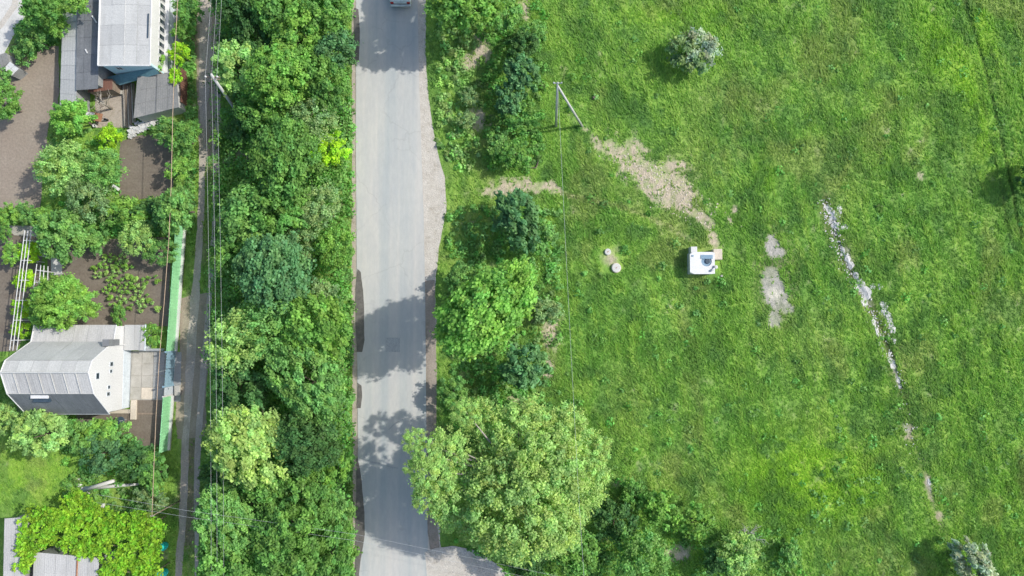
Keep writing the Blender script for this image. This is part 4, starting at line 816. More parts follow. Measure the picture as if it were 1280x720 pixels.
MB().lathe(hc_ + Vector((0, 0, .012)), [(rh * .99, -.02), (rh * .99, .05), (rh * .9, .055)], 28).build("hatch", M['hatch'], t)
MB().lathe(hc_ + Vector((.1, 0, .06)), [(rh * .52, 0), (rh * .52, .07), (rh * .4, .09)], 24).build("hatch_dome", M['darksteel'], t)
MB().box((hc_.x + .02, hc_.y + .38, H + .05), (1.05, .34, .035)).build("hatch_plate", M['hatch'], t)
MB().tube([(x1 - .42, y0 + .26, H + .08), (x1 - .15, y0 + .42, H + .12), (x1 + .06, y0 + .62, H + .12), (x1 + .12, y0 + .64, .1)], .09, 10).build("pipe", M['whitepaint'], t, True)
MB().lathe((x1 + .05, y0 + .6, H + .06), [(.17, 0), (.17, .12), (.1, .17)], 16).build("pipe_cap", M['paleconc'], t)
MB().box((x0 + .24, y1 - .34, H + .06), (.16, .14, .06)).build("vent", M['hatch'], t)
tag(MB().box((P(866, 316, .4).x, y1 + .24, .38), (.55, .52, .9)).build("concrete_block", M['white'], None, bevel=.02), "small white concrete block against the top side of the well chamber", "block")
tag(MB().box((x1 + .42, P(894, 320).y + .1, .3), (.78, .95, .66)).build("step_block", M['cream'], None, bevel=.03), "cream coloured block against the right side of the well chamber", "block")
tag(blob_stone(P(903 - 1, 345), .16, .13, .1, .3, 7, "field_stone", M['greystone']), "single pale stone just below the well chamber", "stone")
tag(blob_stone(P(742, 123), .2, .16, .35, .3, 9, "meadow_stump", M['bark']), "small dark stump in the grass right of the A-shaped pole", "stump")
g = P(660, 210)
tag(MB().tube([g + Vector((-.9, -.05, .04)), g + Vector((.1, .02, .06)), g + Vector((.7, .0, .08)), g + Vector((.85, .35, .12)), g + Vector((.95, .7, .3))], [.03, .045, .06, .07, .04], 6).build("fallen_branch", M['bark']), "bent dark branch lying on the grass above the worn path", "branch")

# ---------------------------------------------------------------- poles and wires
ap = P(697, 104, 9.4); b1 = P(695, 158); b2 = P(728.5, 158)
t = thing("power_pole", b1, "A-shaped concrete power pole with a slanting strut in the meadow", "power pole")
MB().tube([b1 - Vector((0, 0, .2)), ap], [.13, .08], 8).build("post", M['pole'], t, True)
MB().tube([b2 - Vector((0, 0, .2)), ap - Vector((0, 0, .4))], [.12, .08], 8).build("strut", M['pole'], t, True)
MB().box(ap + Vector((0, 0, .0)), (.7, .07, .07)).build("crossarm", M['metal'], t)
for k in (-.3, 0, .3): MB().lathe(ap + Vector((k, 0, .05)), [(.03, 0), (.06, .05), (.05, .12), (.03, .16)], 8).build("insulator", M['whitepaint'], t)
def wire(name, pts, r, mat, label, grp=None, sag=.35, n=14):
    out = []
    for a, b in zip(pts[:-1], pts[1:]):
        L = (b - a).length
        for k in range(n): s = k / n; out.append(a.lerp(b, s) - Vector((0, 0, sag * 4 * s * (1 - s) * min(1, L / 30))))
    out.append(pts[-1])
    return tag(MB().tube(out, r, 6).build(name, mat, None, True), label, "wire", grp)
far = P(725, 620, 9.0); far2 = P(760, 1150, 9)
wire("overhead_wire", [ap + Vector((.0, 0, .2)), far + Vector((-.1, 0, 0)), far2], .009, M['wire'], "thin pale wire running down from the A-shaped pole over the meadow edge")
# leaning pole on the track with three wires
top = P(266, 96, 7.2); base = P(303, 150)
t = thing("utility_pole", base, "slim leaning grey utility pole beside the dirt track near the shed", "power pole")
MB().tube([base - Vector((0, 0, .2)), top + (top - base).normalized() * .35], [.17, .11], 8).build("post", M['pole'], t, True)
MB().box(top + Vector((-.05, 0, -.1)), (1.15, .1, .1)).build("crossarm", M['wood'], t)
MB().box(top + Vector((-.1, .05, -.7)), (.75, .08, .08)).build("crossarm", M['wood'], t)
xs = []
for k in (-.5, 0, .42):
    MB().lathe(top + Vector((k - .05, 0, -.05)), [(.04, 0), (.08, .06), (.06, .16), (.04, .2)], 8).build("insulator", M['whitepaint'], t); xs.append(top + Vector((k - .05, 0, .12)))
for k, (u, d, w) in enumerate([((271, -260), (261, 1180), "left"), ((276, -260), (268, 1180), "middle"), ((282, -260), (278, 1180), "right")]):
    wire("overhead_wire", [P(u[0], u[1], 7.3), xs[k], P(d[0], d[1], 7.3)], .0075, M['wire'], f"{w} wire of the three carried by the leaning pole along the track", "wires along the dirt track", .7, 20)
wire("cross_wire", [P(120, 618, 6.5), P(232, 638, 6.6), P(445, 668, 6.8), P(780, 738, 7)], .007, M['wire'], "upper of the two faint wires crossing the belt and road near the bottom", "wires crossing the road", .1)
wire("cross_wire", [P(120, 628, 6.2), P(232, 646, 6.3), P(445, 676, 6.5), P(780, 748, 7)], .007, M['wire'], "lower of the two faint wires crossing the belt and road near the bottom", "wires crossing the road", .1)
cb = [(226, -120), (222, 0), (219, 60), (216, 140), (214, 230), (211, 300), (205, 380), (199, 450), (195, 520), (192, 590), (190, 645)]
wire("overhead_cable", [P(a, b, 4.6) for a, b in cb], .024, M['cable'], "thin tan cable running above the gardens along the green fence", None, 0, 2)
g = P(190, 645, 4.6); gb = Vector((g.x, g.y, 0))
t = thing("cable_post", gb, "slender wooden post holding the tan cable at the vine", "post")
MB().tube([gb - Vector((0, 0, .1)), g + Vector((0, 0, .15))], [.05, .035], 7).build("post", M['wood'], t, True)
MB().box(g - Vector((0, 0, .05)), (.3, .06, .06)).build("bracket", M['metal'], t)

# ---------------------------------------------------------------- green fence with gate
def fence():
    A = P(231, 284); B = P(211, 562); L = (B - A).length; d = (B - A) / L; nrm = Vector((d.y, -d.x, 0)); H = 1.55
    if nrm.x < 0: nrm = -nrm
    t = thing("metal_fence", A, "long light green sheet metal fence along the dirt track", "fence")
    sA, sB = (440 - 284) / 278 * L, (482 - 284) / 278 * L
    def panels(s0, s1, nm, mat, par, hh, n):
        for k in range(n):
            a = A + d * (s0 + (s1 - s0) * k / n); b = A + d * (s0 + (s1 - s0) * (k + 1) / n - .03); mb = MB(); m = 12
            for j in range(m):      # trapezoid corrugation
                p = a.lerp(b, j / m); q = a.lerp(b, (j + 1) / m); o = nrm * (.03 if j % 2 else .0); off = Vector((0, 0, random.uniform(-.01, .01)))
                mb.slab([p + o + Vector((0, 0, .06)), q + o + Vector((0, 0, .06)), q + o + Vector((0, 0, hh)), p + o + Vector((0, 0, hh))], .006)
            mb.build(nm, mat, par)
    panels(0, sA, "panel", M['green'], t, H, 6); panels(sB + .9, L, "panel", M['green'], t, H, 3)
    for s in [k * (sA / 6) for k in range(7)] + [sB + .9 + k * (L - sB - .9) / 3 for k in range(4)]:
        p = A + d * s - nrm * .06; MB().box(p + Vector((0, 0, H / 2)), (.07, .07, H + .06)).build("post", M['green'], t)
    for (s0, s1) in ((0, sA), (sB + .9, L)):
        p0, p1 = A + d * s0 + nrm * .1, A + d * s1 + nrm * .1
        MB().slab([p0 + nrm * .12 + Vector((0, 0, .12)), p0 - nrm * .16 + Vector((0, 0, .12)), p1 - nrm * .16 + Vector((0, 0, .12)), p1 + nrm * .12 + Vector((0, 0, .12))][::-1], .2).build("plinth", M['paleconc'], t)
        MB().box((p0 + p1) / 2 - nrm * .13 + Vector((0, 0, H - .01)), (.05, (p1 - p0).length, .05), math.atan2(-(p1 - p0).x, (p1 - p0).y)).build("top_rail", M['green'], t)
    gt = thing("yard_gate", A + d * sA, "blue-grey double gate in the green fence", "gate")
    mid = (sA + sB) / 2
    panels(sA + .04, mid - .02, "gate_leaf", M['gateblue'], gt, H + .05, 1); panels(mid + .02, sB - .04, "gate_leaf", M['gateblue'], gt, H + .05, 1)
    for s in (sA, sB): MB().box(A + d * s + Vector((0, 0, .9)), (.14, .14, 1.8)).build("gate_post", M['gateblue'], gt)
    MB().box(A + d * mid + nrm * .06 + Vector((0, 0, .95)), (.04, .12, .05)).build("handle", M['darksteel'], gt)
    w = thing("wicket", A + d * (sB + .1), "pale grey wicket door next to the blue-grey gate", "gate")
    panels(sB + .1, sB + .82, "door_leaf", M['bluewhite'], w, H, 1)
    MB().box(A + d * (sB + .86) + Vector((0, 0, .85)), (.12, .12, 1.7)).build("door_post", M['paleconc'], w)
    MB().box(A + d * (sB + .25) + nrm * .06 + Vector((0, 0, .95)), (.04, .1, .04)).build("handle", M['darksteel'], w)
    tag(MB().box(A + d * (sB + .45) + nrm * .5 + Vector((0, 0, .16)), (.5, .9, .32), .07).build("door_step", M['concrete'], None, bevel=.03), "cream concrete step outside the pale wicket door", "step")
fence()

# ---------------------------------------------------------------- sheets of roofing as separate parts
def sheets(parent, a, b, c, d, nu, nv, mat, name="roof_sheet", th=.02, lift=.03, gap=.005, jit=.006):
    """a-b along the eave, d-c along the ridge; nu along, nv up the slope, each row overlapping the one below"""
    a, b, c, d = (Vector(p) for p in (a, b, c, d)); n = (b - a).cross(d - a).normalized()
    if n.z < 0: n = -n
    def at(u, v): return a.lerp(b, u).lerp(d.lerp(c, u), v)
    for j in range(nv):
        for i in range(nu):
            u0, u1 = i / nu, (i + 1) / nu; v0, v1 = j / nv, (j + 1) / nv; o = n * (lift + random.uniform(0, jit)); g = gap / max((b - a).length, .1) / 1
            lo = n * (.02 if j > 0 else 0)
            q = [at(u0 + g, v0) + o + lo, at(u1 - g, v0) + o + lo, at(u1 - g, v1) + o, at(u0 + g, v1) + o]
            mb = MB(); m = 6      # six shallow corrugations across each sheet
            for k in range(m):
                s0, s1 = k / m, (k + .5) / m; s2 = (k + 1) / m
                def L(s, v): return q[0].lerp(q[1], s).lerp(q[3].lerp(q[2], s), v)
                w = n * .006
                vs = [L(s0, 0), L(s1, 0) + w, L(s2, 0), L(s0, 1), L(s1, 1) + w, L(s2, 1)]
                mb.add(vs, [(0, 1, 4, 3), (1, 2, 5, 4)])
            mb.build(name, mat, parent)
def window(parent, c, w, h, nrm, up=Vector((0, 0, 1)), bars=1, frame=M['whitepaint'], fw=.06, label=None):
    """window standing on a vertical wall; c = centre on the wall face"""
    c = Vector(c); nrm = Vector(nrm).normalized(); s = up.cross(nrm).normalized()
    def bar(mb, u0, u1, v0, v1, t=.05):
        q = [c + s * u0 + up * v0, c + s * u1 + up * v0, c + s * u1 + up * v1, c + s * u0 + up * v1]
        vs = [p + nrm * .002 for p in q] + [p + nrm * t for p in q]
        mb.add(vs, [(3, 2, 1, 0), (4, 5, 6, 7), (0, 1, 5, 4), (1, 2, 6, 5), (2, 3, 7, 6), (3, 0, 4, 7)])
    mb = MB(); W2, H2 = w / 2, h / 2
    bar(mb, -W2, W2, -H2, -H2 + fw); bar(mb, -W2, W2, H2 - fw, H2); bar(mb, -W2, -W2 + fw, -H2 + fw, H2 - fw); bar(mb, W2 - fw, W2, -H2 + fw, H2 - fw)
    for k in range(1, bars + 1): u = -W2 + w * k / (bars + 1); bar(mb, u - .02, u + .02, -H2 + fw, H2 - fw, .045)
    o = mb.build("window", frame, parent)
    mb = MB(); bar(mb, -W2 + fw, W2 - fw, -H2 + fw, H2 - fw, .02); mb.build("pane", M['glass'], o)
    return o

# gabled white house (bottom left)
def gable_house():
    xE = P(163, 459).x; xW = P(67, 459).x; gyv = lambda g: P(115, g).y
    prof = [(406, 2.35), (426, 2.7), (446, 5.55), (459, 6.0), (484, 5.2), (511, 3.0)]
    pr = [(gyv(a), h) for a, h in prof]
    t = thing("gabled_house", (xE, gyv(459), 0), "white house with a curved grey gambrel roof beside the yard gate", "house")
    yN, yS = pr[1][0] - .1, pr[-1][0] + .12; yNN = pr[0][0] - .1
    poly = [(yS, 0), (yS, pr[-1][1]), (pr[4][0], pr[4][1] - .05), (pr[3][0], pr[3][1] - .06), (pr[2][0], pr[2][1] - .05), (yN, pr[1][1]), (yNN, pr[0][1] - .05), (yNN, 0)]
    for (x, dx, nm) in ((xE - .3, .3, "gable_wall"), (xW, .3, "gable_wall")):
        MB().prism([(x, y, z) for y, z in poly], (dx, 0, 0)).build(nm, M['white'], t)
    MB().box(((xE + xW) / 2, yS + .14, 1.5), (xE - xW - .6, .25, 3.0)).build("side_wall", M['white'], t)
    MB().box(((xE + xW) / 2, yNN - .14, 1.1), (xE - xW - .6, .25, 2.3)).build("side_wall", M['white'], t)
    ov = .14; xe, xw = xE + ov * .4, xW - ov
    mats = [M['slate_mid'], M['slate_light'], M['slate_light'], M['slate_mid'], M['slate_dark_shaded']]  # last, southern slope darker: its shade is put into the slate colour
    for k in range(5):
        (ya, za), (yb, zb) = pr[k], pr[k + 1]
        if k < 3: lo, hi, f = (ya, za), (yb, zb), 1
        else: lo, hi, f = (yb, zb), (ya, za), -1
        a, b = ((xe, lo[0], lo[1]), (xw, lo[0], lo[1])) if f == 1 else ((xw, lo[0], lo[1]), (xe, lo[0], lo[1]))
        d_, c_ = ((xe, hi[0], hi[1]), (xw, hi[0], hi[1])) if f == 1 else ((xw, hi[0], hi[1]), (xe, hi[0], hi[1]))
        sheets(t, a, b, c_, d_, 6, 2 if k == 1 else 1, mats[k], th=.02)
        # vertical battens on the southern slopes
        if k == 3:
            for q in range(1, 7):
                x = xw + (xe - xw) * q / 7; MB().tube([(x, lo[0], lo[1] + .09), (x, hi[0], hi[1] + .09)], .035, 5).build("batten", M['slate_light'], t)
    MB().tube([(xw, pr[3][0], pr[3][1] + .07), (xe, pr[3][0], pr[3][1] + .07)], .07, 8).build("ridge_cap", M['slate_light'], t)
    MB().tube([(xw, pr[4][0], pr[4][1] + .05), (xe, pr[4][0], pr[4][1] + .05)], .035, 6).build("flashing", M['slate_light'], t)
    for sx, x in ((1, xe), (-1, xw)):       # pale verge boards along both gables
        MB().tube([(x, y, z + .05) for y, z in pr], .05, 6).build("verge_board", M['whitepaint'], t)
    MB().tube([(xw, pr[-1][0] - .04, pr[-1][1] - .05), (xe, pr[-1][0] - .04, pr[-1][1] - .05)], .06, 6).build("gutter", M['metal'], t)
    # roof window, dormer strip on the dark slope
    a = Vector((P(40, 497, 4.9).x, 0, 0)).x; a2 = P(62, 499, 4.9).x
    yy = pr[4][0] - .25; zz = pr[4][1] - .25 * (pr[4][1] - pr[5][1]) / (pr[4][0] - pr[5][0])
    MB().box(((a + a2) / 2, yy, zz + .12), (a2 - a, .32, .1)).build("dormer_hood", M['whitepaint'], t)
    MB().box(((a + a2) / 2, yy - .3, zz - .22), (a2 - a - .1, .35, .2)).build("dormer_window", M['darksteel'], t)
    # windows in the eastern gable
    N = (1, 0, 0); zx = xE + .001
    def pw(px, py, w, h, bars=0, fr=M['whitepaint']):
        r = (xE) / ((px - 640) / FPX); zz = CAM_H - 0; 
        # height where the sight line meets the wall plane
        lo, hi = 0.0, 6.0
        for _ in range(30):
            m_ = (lo + hi) / 2
            if P(px, py, m_).x < xE: lo, hi = m_, hi
            else: lo, hi = lo, m_
            if P(px, py, (lo + hi) / 2).x < xE: lo = (lo + hi) / 2
            else: hi = (lo + hi) / 2
        p = P(px, py, (lo + hi) / 2); return p
    hgt = lambda px: CAM_H - CAM_H * (640 - 163) / (640 - px)
    for (px, py, w, h) in ((139, 455, .4, .5), (138.5, 464, .32, .4), (136.5, 484, .32, .4), (136, 492.5, .36, .5), (122, 470, .55, .5)):
        hh = hgt(px); p = P(px, py, hh); window(t, (zx, p.y, hh), w, h, N, bars=0, fw=.04, frame=M['bluewhite'])
    # plinth band, lamp, downpipe
    MB().box((xE + .02, (yNN + yS) / 2, .55), (.05, yNN - yS - .1, 1.1)).build("plinth", M['bluewhite'], t)
    MB().tube([(xE + .09, yN - .2, 0.1), (xE + .09, yN - .2, 2.6)], .05, 8).build("downpipe", M['whitepaint'], t)
    # chimney
    c = P(143, 428, 2.9); MB().box((c.x - .25, c.y, 2.9), (.5, .5, 1.5)).build("chimney", M['slate_dark_shaded'], t)
    MB().box((c.x - .25, c.y, 3.68), (.56, .56, .08)).build("chimney_cap", M['slate_dark_shaded'], t)
    # annex with flat roof
    ax0, ax1 = xE + .06, P(190, 420).x; ay0, ay1 = gyv(436), gyv(407)
    mb = MB().box(((ax0 + ax1) / 2, (ay0 + ay1) / 2, .55), (ax1 - ax0 - .1, ay1 - ay0 - .1, 1.1)); mb.build("annex_wall", M['bluewhite'], t)
    for k in range(2):
        MB().box((ax0 + (ax1 - ax0) * (.25 + .5 * k), (ay0 + ay1) / 2, 1.17 + .015 * k), ((ax1 - ax0) / 2 - .02, ay1 - ay0 + .15, .06)).build("annex_roof_sheet", M['slate_light'], t)
    MB().tube([(ax1 + .05, ay0 - .1, 1.2), (ax1 + .05, ay1 + .1, 1.2)], .06, 8).build("gutter", M['bluewhite'], t)
gable_house()
# small white fittings and yard paving beside the house
yp = tag(MB().box(((P(163, 470).x + P(207, 470).x) / 2, (P(170, 439).y + P(170, 500).y) / 2, .01), (P(207, 470).x - P(163, 470).x, P(170, 439).y - P(170, 500).y, .06)).build("yard_paving", M['concrete']), kind='structure')
X0, X1, Y0, Y1 = P(163.5, 470).x, P(206, 470).x, P(170, 499).y, P(170, 440).y
pm = [M['concrete'], M['cream'], M['greyconc'], M['concrete']]
for i_ in range(3):
    for j_ in range(4):
        w_, h_ = (X1 - X0) / 3, (Y1 - Y0) / 4
        MB().box((X0 + w_ * (i_ + .5), Y0 + h_ * (j_ + .5), .055 + random.uniform(0, .012)), (w_ - .04, h_ - .04, .05)).build("paving_slab", M['greyconc'] if i_ == 2 else random.choice([M['concrete'], M['cream'], M['concrete']]), yp)
KEEP_OUT.append([(163, 438), (207, 438), (207, 502), (163, 502)])
g = P(192, 437)
t = thing("low_wall", g, "low bluish wall with pipe rail between annex and fence", "wall")
MB().box((g.x, g.y, .3), (1.9, .2, .6)).build("wall", M['bluewhite'], t); MB().tube([g + Vector((-.95, 0, .68)), g + Vector((.95, 0, .68))], .06, 8).build("rail", M['metal'], t)
g = P(168, 512)
tag(MB().box((g.x, g.y, .1), (.5, 1.7, .22)).build("kerb_block", M['cream'], None, bevel=.02), "cream kerb strip from the paved yard down past the gable", "kerb")
g = P(148, 514)
tag(MB().box((g.x, g.y, .09), (2.2, .35, .18)).build("kerb_block", M['cream'], None, bevel=.02), "cream kerb strip running under the southern gable corner", "kerb")
g = P(184, 517); tag(MB().box((g.x, g.y, .06), (1.6, .14, .1)).build("timber_beam", M['wood'], None), "thin timber beam lying on the bare bed by the fence", "beam")
g = P(158, 524)
t = thing("satellite_dish", g, "dark round dish on a short stand below the gable corner", "satellite dish")
MB().lathe(g + Vector((0, 0, .75)), [(.05, 0), (.25, .04), (.36, .12), (.34, .13), (.05, .04)], 20).build("dish", M['darksteel'], t, True); MB().tube([g, g + Vector((0, 0, .76))], .04, 6).build("stand", M['metal'], t); MB().tube([g + Vector((.2, 0, .8)), g + Vector((0, 0, 1.1))], .02, 5).build("feed_arm", M['metal'], t)

# long white house with grey roof (top left)
def long_house():
    xW, xE = P(154, 98).x, P(212.5, 98).x; yS = P(180, 98.5).y; yN = P(180, -110).y; H = 3.45
    t = thing("long_house", (xE, yS, 0), "long white house with pale grey roof and blue end wall", "house")
    cx = (xW + xE) / 2
    MB().box((xE - .1, (yS + yN) / 2, H / 2), (.2, yN - yS - .4, H)).build("side_wall", M['white'], t)
    MB().box((xW + .1, (yS + yN) / 2, H / 2), (.2, yN - yS - .4, H)).build("side_wall", M['bluewhite'], t)
    for y in (yS + .1, yN - .1): MB().prism([(xW, y - .1, 0), (xE, y - .1, 0), (xE, y - .1, H), (cx, y - .1, H + .12), (xW, y - .1, H)], (0, .2, 0)).build("end_wall", M['bluewall'], t)
    ov = .12
    sheets(t, (xW - ov, yN + .1, H - .02), (xW - ov, yS - ov, H - .02), (cx, yS - ov, H + .14), (cx, yN + .1, H + .14), 9, 2, M['slate_light'])
    sheets(t, (xE - .02, yS - ov, H - .02), (xE - .02, yN + .1, H - .02), (cx, yN + .1, H + .14), (cx, yS - ov, H + .14), 9, 2, M['slate_light'])
    MB().tube([(cx, yS - ov, H + .17), (cx, yN + .1, H + .17)], .03, 6).build("ridge_cap", M['slate_light'], t)
    MB().tube([(xW - ov - .02, yS - ov, H + .03), (cx, yS - ov - .03, H + .16), (xE, yS - ov, H + .03)], .06, 6).build("barge_board", M['whitepaint'], t)
    MB().tube([(xW - ov - .03, yS - ov, H + .03), (xW - ov - .03, yN, H + .03)], .07, 6).build("fascia", M['whitepaint'], t)
    MB().tube([(xE + .04, yS - ov, H), (xE + .04, yN, H)], .06, 6).build("gutter", M['whitepaint'], t)
    g0 = P(188, 18, 3.4).y; g1 = P(188, 48, 3.4).y
    MB().box((xE - .16, (g0 + g1) / 2, H + .09), (.09, g0 - g1, .06)).build("roof_slot", M['darksteel'], t)
    # the row of veranda windows
    for k in range(9):
        y = P(201, 8 + 9.6 * k - 9, 1.6).y
        window(t, (xE + .001, y, 1.62), .50, .95, (1, 0, 0), bars=0, fw=.05)
    MB().box((xE + .14, (yS + yN) / 2, .45), (.25, yN - yS - .3, .9)).build("veranda_base", M['bluewhite'], t)
    MB().box((xE + .16, (yS + yN) / 2, 1.05), (.3, yN - yS - .3, .05)).build("window_sill", M['whitepaint'], t)
    # small dark window in the blue end wall
    c = P(147, 84, 2.9); window(t, (c.x, yS - .001, 2.6), .55, .6, (0, -1, 0), bars=1, fw=.05)
    # teal porch
    a0, a1 = P(150, 96, 2.2), P(198, 90, 2.2)
    MB().slab([P(150, 106.5, 1.1), P(199, 92, 2.2), P(192, 84.5, 2.6), P(129, 97, .9)], .05).build("porch_roof", M['teal'], t)
    for px in (153, 176, 199): p = hh_ = 1.0 + (px - 150) * .022; p = P(px, 105.5 - (px - 150) * .29, hh_); MB().box((p.x, p.y + .12, hh_ / 2 - .05), (.08, .08, hh_)).build("porch_post", M['wood'], t)
long_house()
def lean_to(name, poly_px, h0, h1, mat, label, cat, wallmat, nu, nv, kw=None):
    """poly_px: nw, ne, se, sw as seen; h0 height of west side, h1 of east side"""
    nw, ne, se, sw = poly_px; A_, B_, C_, D_ = P(*sw, h0), P(*se, h1), P(*ne, h1), P(*nw, h0)
    cen = (A_ + B_ + C_ + D_) / 4; t = thing(name, (cen.x, cen.y, 0), label, cat)
    ins = lambda v: Vector((cen.x + (v.x - cen.x) * .94, cen.y + (v.y - cen.y) * .94, v.z - .05))
    q = [ins(v) for v in (A_, B_, C_, D_)]
    for a, b in ((0, 1), (1, 2), (2, 3), (3, 0)):
        u, v = q[a], q[b]; dd = (Vector((v.x, v.y, 0)) - Vector((u.x, u.y, 0))).normalized(); nn = Vector((-dd.y, dd.x, 0)) * .1
        u2, v2 = u + dd * .11, v - dd * .0
        MB().prism([(u2.x, u2.y, 0), (v2.x, v2.y, 0), (v2.x, v2.y, v2.z), (u2.x, u2.y, u2.z)], nn).build("wall", wallmat, t)
    sheets(t, A_, B_, C_, D_, nu, nv, mat)
    return t
lt = lean_to("storage_shed", [(98, -60), (127, -60), (123, 111), (95, 113)], 2.05, 2.35, M['slate_dark_shaded'], "lean-to roof with the shade of the long house put into its colour", "shed", M['greyconc'], 3, 8)  # cast shade of the house is coloured into this roof
lean_to("low_shed", [(79, 12), (98, 8), (96, 138), (75, 134)], 1.5, 1.9, M['slate_light'], "low light grey patched roof beside the bare plot", "shed", M['greyconc'], 1, 7)
lean_to("grey_shed", [(172, 96), (221, 90), (224, 134), (167, 148)], 1.9, 1.7, M['felt'], "grey flat roofed shed between blue end wall and dirt track", "shed", M['paleconc'], 4, 3)
lean_to("wood_store", [(112, 99), (141, 99), (141, 112), (110, 116)], 1.5, 1.6, M['redwood'], "small dark brown roof under the blue end wall", "shed", M['wood'], 3, 1)
lean_to("tool_shed", [(6, 648), (34, 646), (30, 780), (3, 780)], 2.3, 2.3, M['slate_mid'], "narrow grey roof at the bottom left edge of the vine", "shed", M['greyconc'], 2, 6)
lean_to("slate_shed", [(43, 690), (124, 697), (122, 790), (38, 790)], 2.5, 2.5, M['slate_mid'], "wide grey slate roof partly covered by the lime green vine", "shed", M['greyconc'], 6, 4)
a, b = P(97, 696, 2.62), P(93, 780, 2.62); tag(MB().tube([a, b], .06, 6).build("rusty_flashing", M['rust']), "rusty strip down the middle of the wide grey slate roof", "flashing")
lean_to("hutch", [(5, 86), (13, 77), (24, 86), (15, 95)], 1.1, 1.2, M['whitepaint'], "small tilted white roofed hutch at the left edge", "hutch", M['greyconc'], 2, 2)
lean_to("hutch", [(-6, 70), (8, 66), (12, 78), (0, 88)], 1.1, 1.1, M['felt'], "small grey roofed hutch above the tilted white one", "hutch", M['greyconc'], 2, 1)
lean_to("coop", [(52, 313), (70, 312), (70, 321), (50, 321)], .8, .9, M['slate_mid'], "little grey hutch roof between fruit tree and vegetable bed", "hutch", M['bluewhite'], 3, 1)
# vertical board fence and walkway boards
g0, g1 = P(224, 95), P(236, 132)
t = thing("board_fence", P(234, 112), "short red-brown board fence beside the grey shed", "fence")
a, b = P(236, 92), P(236, 134)
for k in range(14):
    p = a.lerp(b, (k + .5) / 14); MB().box(p + Vector((0, 0, .75 + random.uniform(-.04, .04))), (.03, .19, 1.5), random.uniform(-.05, .05)).build("board", M['redwood'], t)
for z in (.4, 1.2): MB().box((a + b) / 2 + Vector((-.05, 0, z)), (.05, (a - b).length, .08)).build("rail", M['wood'], t)
for k in range(6):
    p = P(153 + k * 2.6, 104, .3); q = P(155 + k * 2.6, 152 + random.uniform(-6, 8), .3)
    tag(MB().slab([p + Vector((0, 0, .0)), q, q + Vector((.12, 0, .03)), p + Vector((.12, 0, .03))], .05).build("loose_board", M['wood'] if k % 2 else M['palebark']), "long weathered board, " + ORD[k] + " from the left in the stack beside the grey shed", "board", "boards stacked beside the grey shed")
tag(MB().box(P(140, 116, .2), (2.0, .35, .35)).build("concrete_sill", M['concrete'], None, bevel=.02), "pale concrete sill below the small dark brown roof", "sill")
rg = random.Random(12)
mb = MB()
for k in range(260):
    u = rg.random(); p = P(163 + 34 * u + rg.gauss(0, 2), 166 - 16 * u + rg.gauss(0, 3.2), 0); s = rg.uniform(.08, .3); mb.box(p + Vector((0, 0, s * .4 + rg.random() * .15)), (s, s * .8, s * .6), rg.random() * 3, rg.uniform(-.4, .4))
tag(mb.build("rubble_heap", M['stone']), "white rubble heap below the grey flat roofed shed", "rubble", kind='stuff')
# wheelbarrow-like cart
g = P(123, 148)
t = thing("wheelbarrow", g, "rusty brown wheelbarrow with a white cover beside the rounded tree", "wheelbarrow", rz=-.2)
def loc(o): return o
lm = lambda s, c: None
MB().prism([g + Vector((-.55, -.3, .35)), g + Vector((.45, -.3, .35)), g + Vector((.75, -.38, .65)), g + Vector((-.75, -.38, .65))], (0, .72, 0)).build("tray", M['rust'], t)
MB().box(g + Vector((-.35, -.02, .68)), (.75, .66, .05)).build("cover", M['whitepaint'], t)
MB().tube([g + Vector((.85, -.04, .2)), g + Vector((.85, .06, .2))], .2, 14).build("wheel", M['rubber'], t)
for s in (-.28, .32):
    MB().tube([g + Vector((.85, s * .3, .2)), g + Vector((-.4, s, .32)), g + Vector((-1.15, s, .6))], .025, 6).build("handle", M['metal'], t)
    MB().tube([g + Vector((-.4, s, .32)), g + Vector((-.5, s, 0))], .025, 6).build("leg", M['metal'], t)
g = P(120, 158)
tag(MB().lathe(g, [(.12, 0), (.15, .3), (.13, .3), (.11, .03)], 14).build("bucket", M['whitepaint']), "small white bucket below the wheelbarrow", "bucket")
g = P(147, 236); tag(MB().slab([g + Vector((-.3, .15, .45)), g + Vector((.25, -.25, .3)), g + Vector((.4, -.05, .3)), g + Vector((-.15, .35, .45))], .05).build("white_board", M['whitepaint']), "short white board at the left end of the small dark plot", "board")
g = P(127, 172); tag(blob_stone(g, .3, .35, .25, .2, 8, "garden_stone", M['cream']), "pale pinkish stone below the wheelbarrow", "stone")
g = P(118, 24, 2.4); tag(MB().box(g, (.12, .75, .05), .6).build("white_plank", M['whitepaint']), "short white plank on the dark lean-to roof near its top", "plank")
g = P(108, 64, 2.3); tag(MB().box(g, (.1, .4, .05), .5).build("white_plank", M['whitepaint']), "small pale scrap on the middle of the dark lean-to roof", "plank")

# ---------------------------------------------------------------- trellises
def trellis(label, rails, h, ncross, grp):
    g = P(rails[0][0][0], rails[0][0][1]); t = thing("trellis", g, label, "trellis", grp)
    ends = []
    for (p0, p1) in rails:
        a, b = P(*p0, h), P(*p1, h); MB().tube([a, b], .035, 6).build("rail", M['whitemetal'], t); ends.append((a, b))
    for k in range(ncross):
        s = (k + .5) / ncross; a = ends[0][0].lerp(ends[0][1], s); b = ends[-1][0].lerp(ends[-1][1], s)
        MB().tube([a - Vector((0, 0, .04)), b - Vector((0, 0, .04))], .03, 6).build("crossbar", M['whitemetal'], t)
        for p in (a, b): MB().tube([Vector((p.x, p.y, -.1)), p - Vector((0, 0, .05))], .035, 6).build("post", M['whitemetal'], t)
trellis("long white pipe trellis running from the path to the house gable", [((31, 288), (12, 438)), ((35, 288), (16, 438)), ((39, 288), (21, 438))], 2.1, 6, 'white trellises')
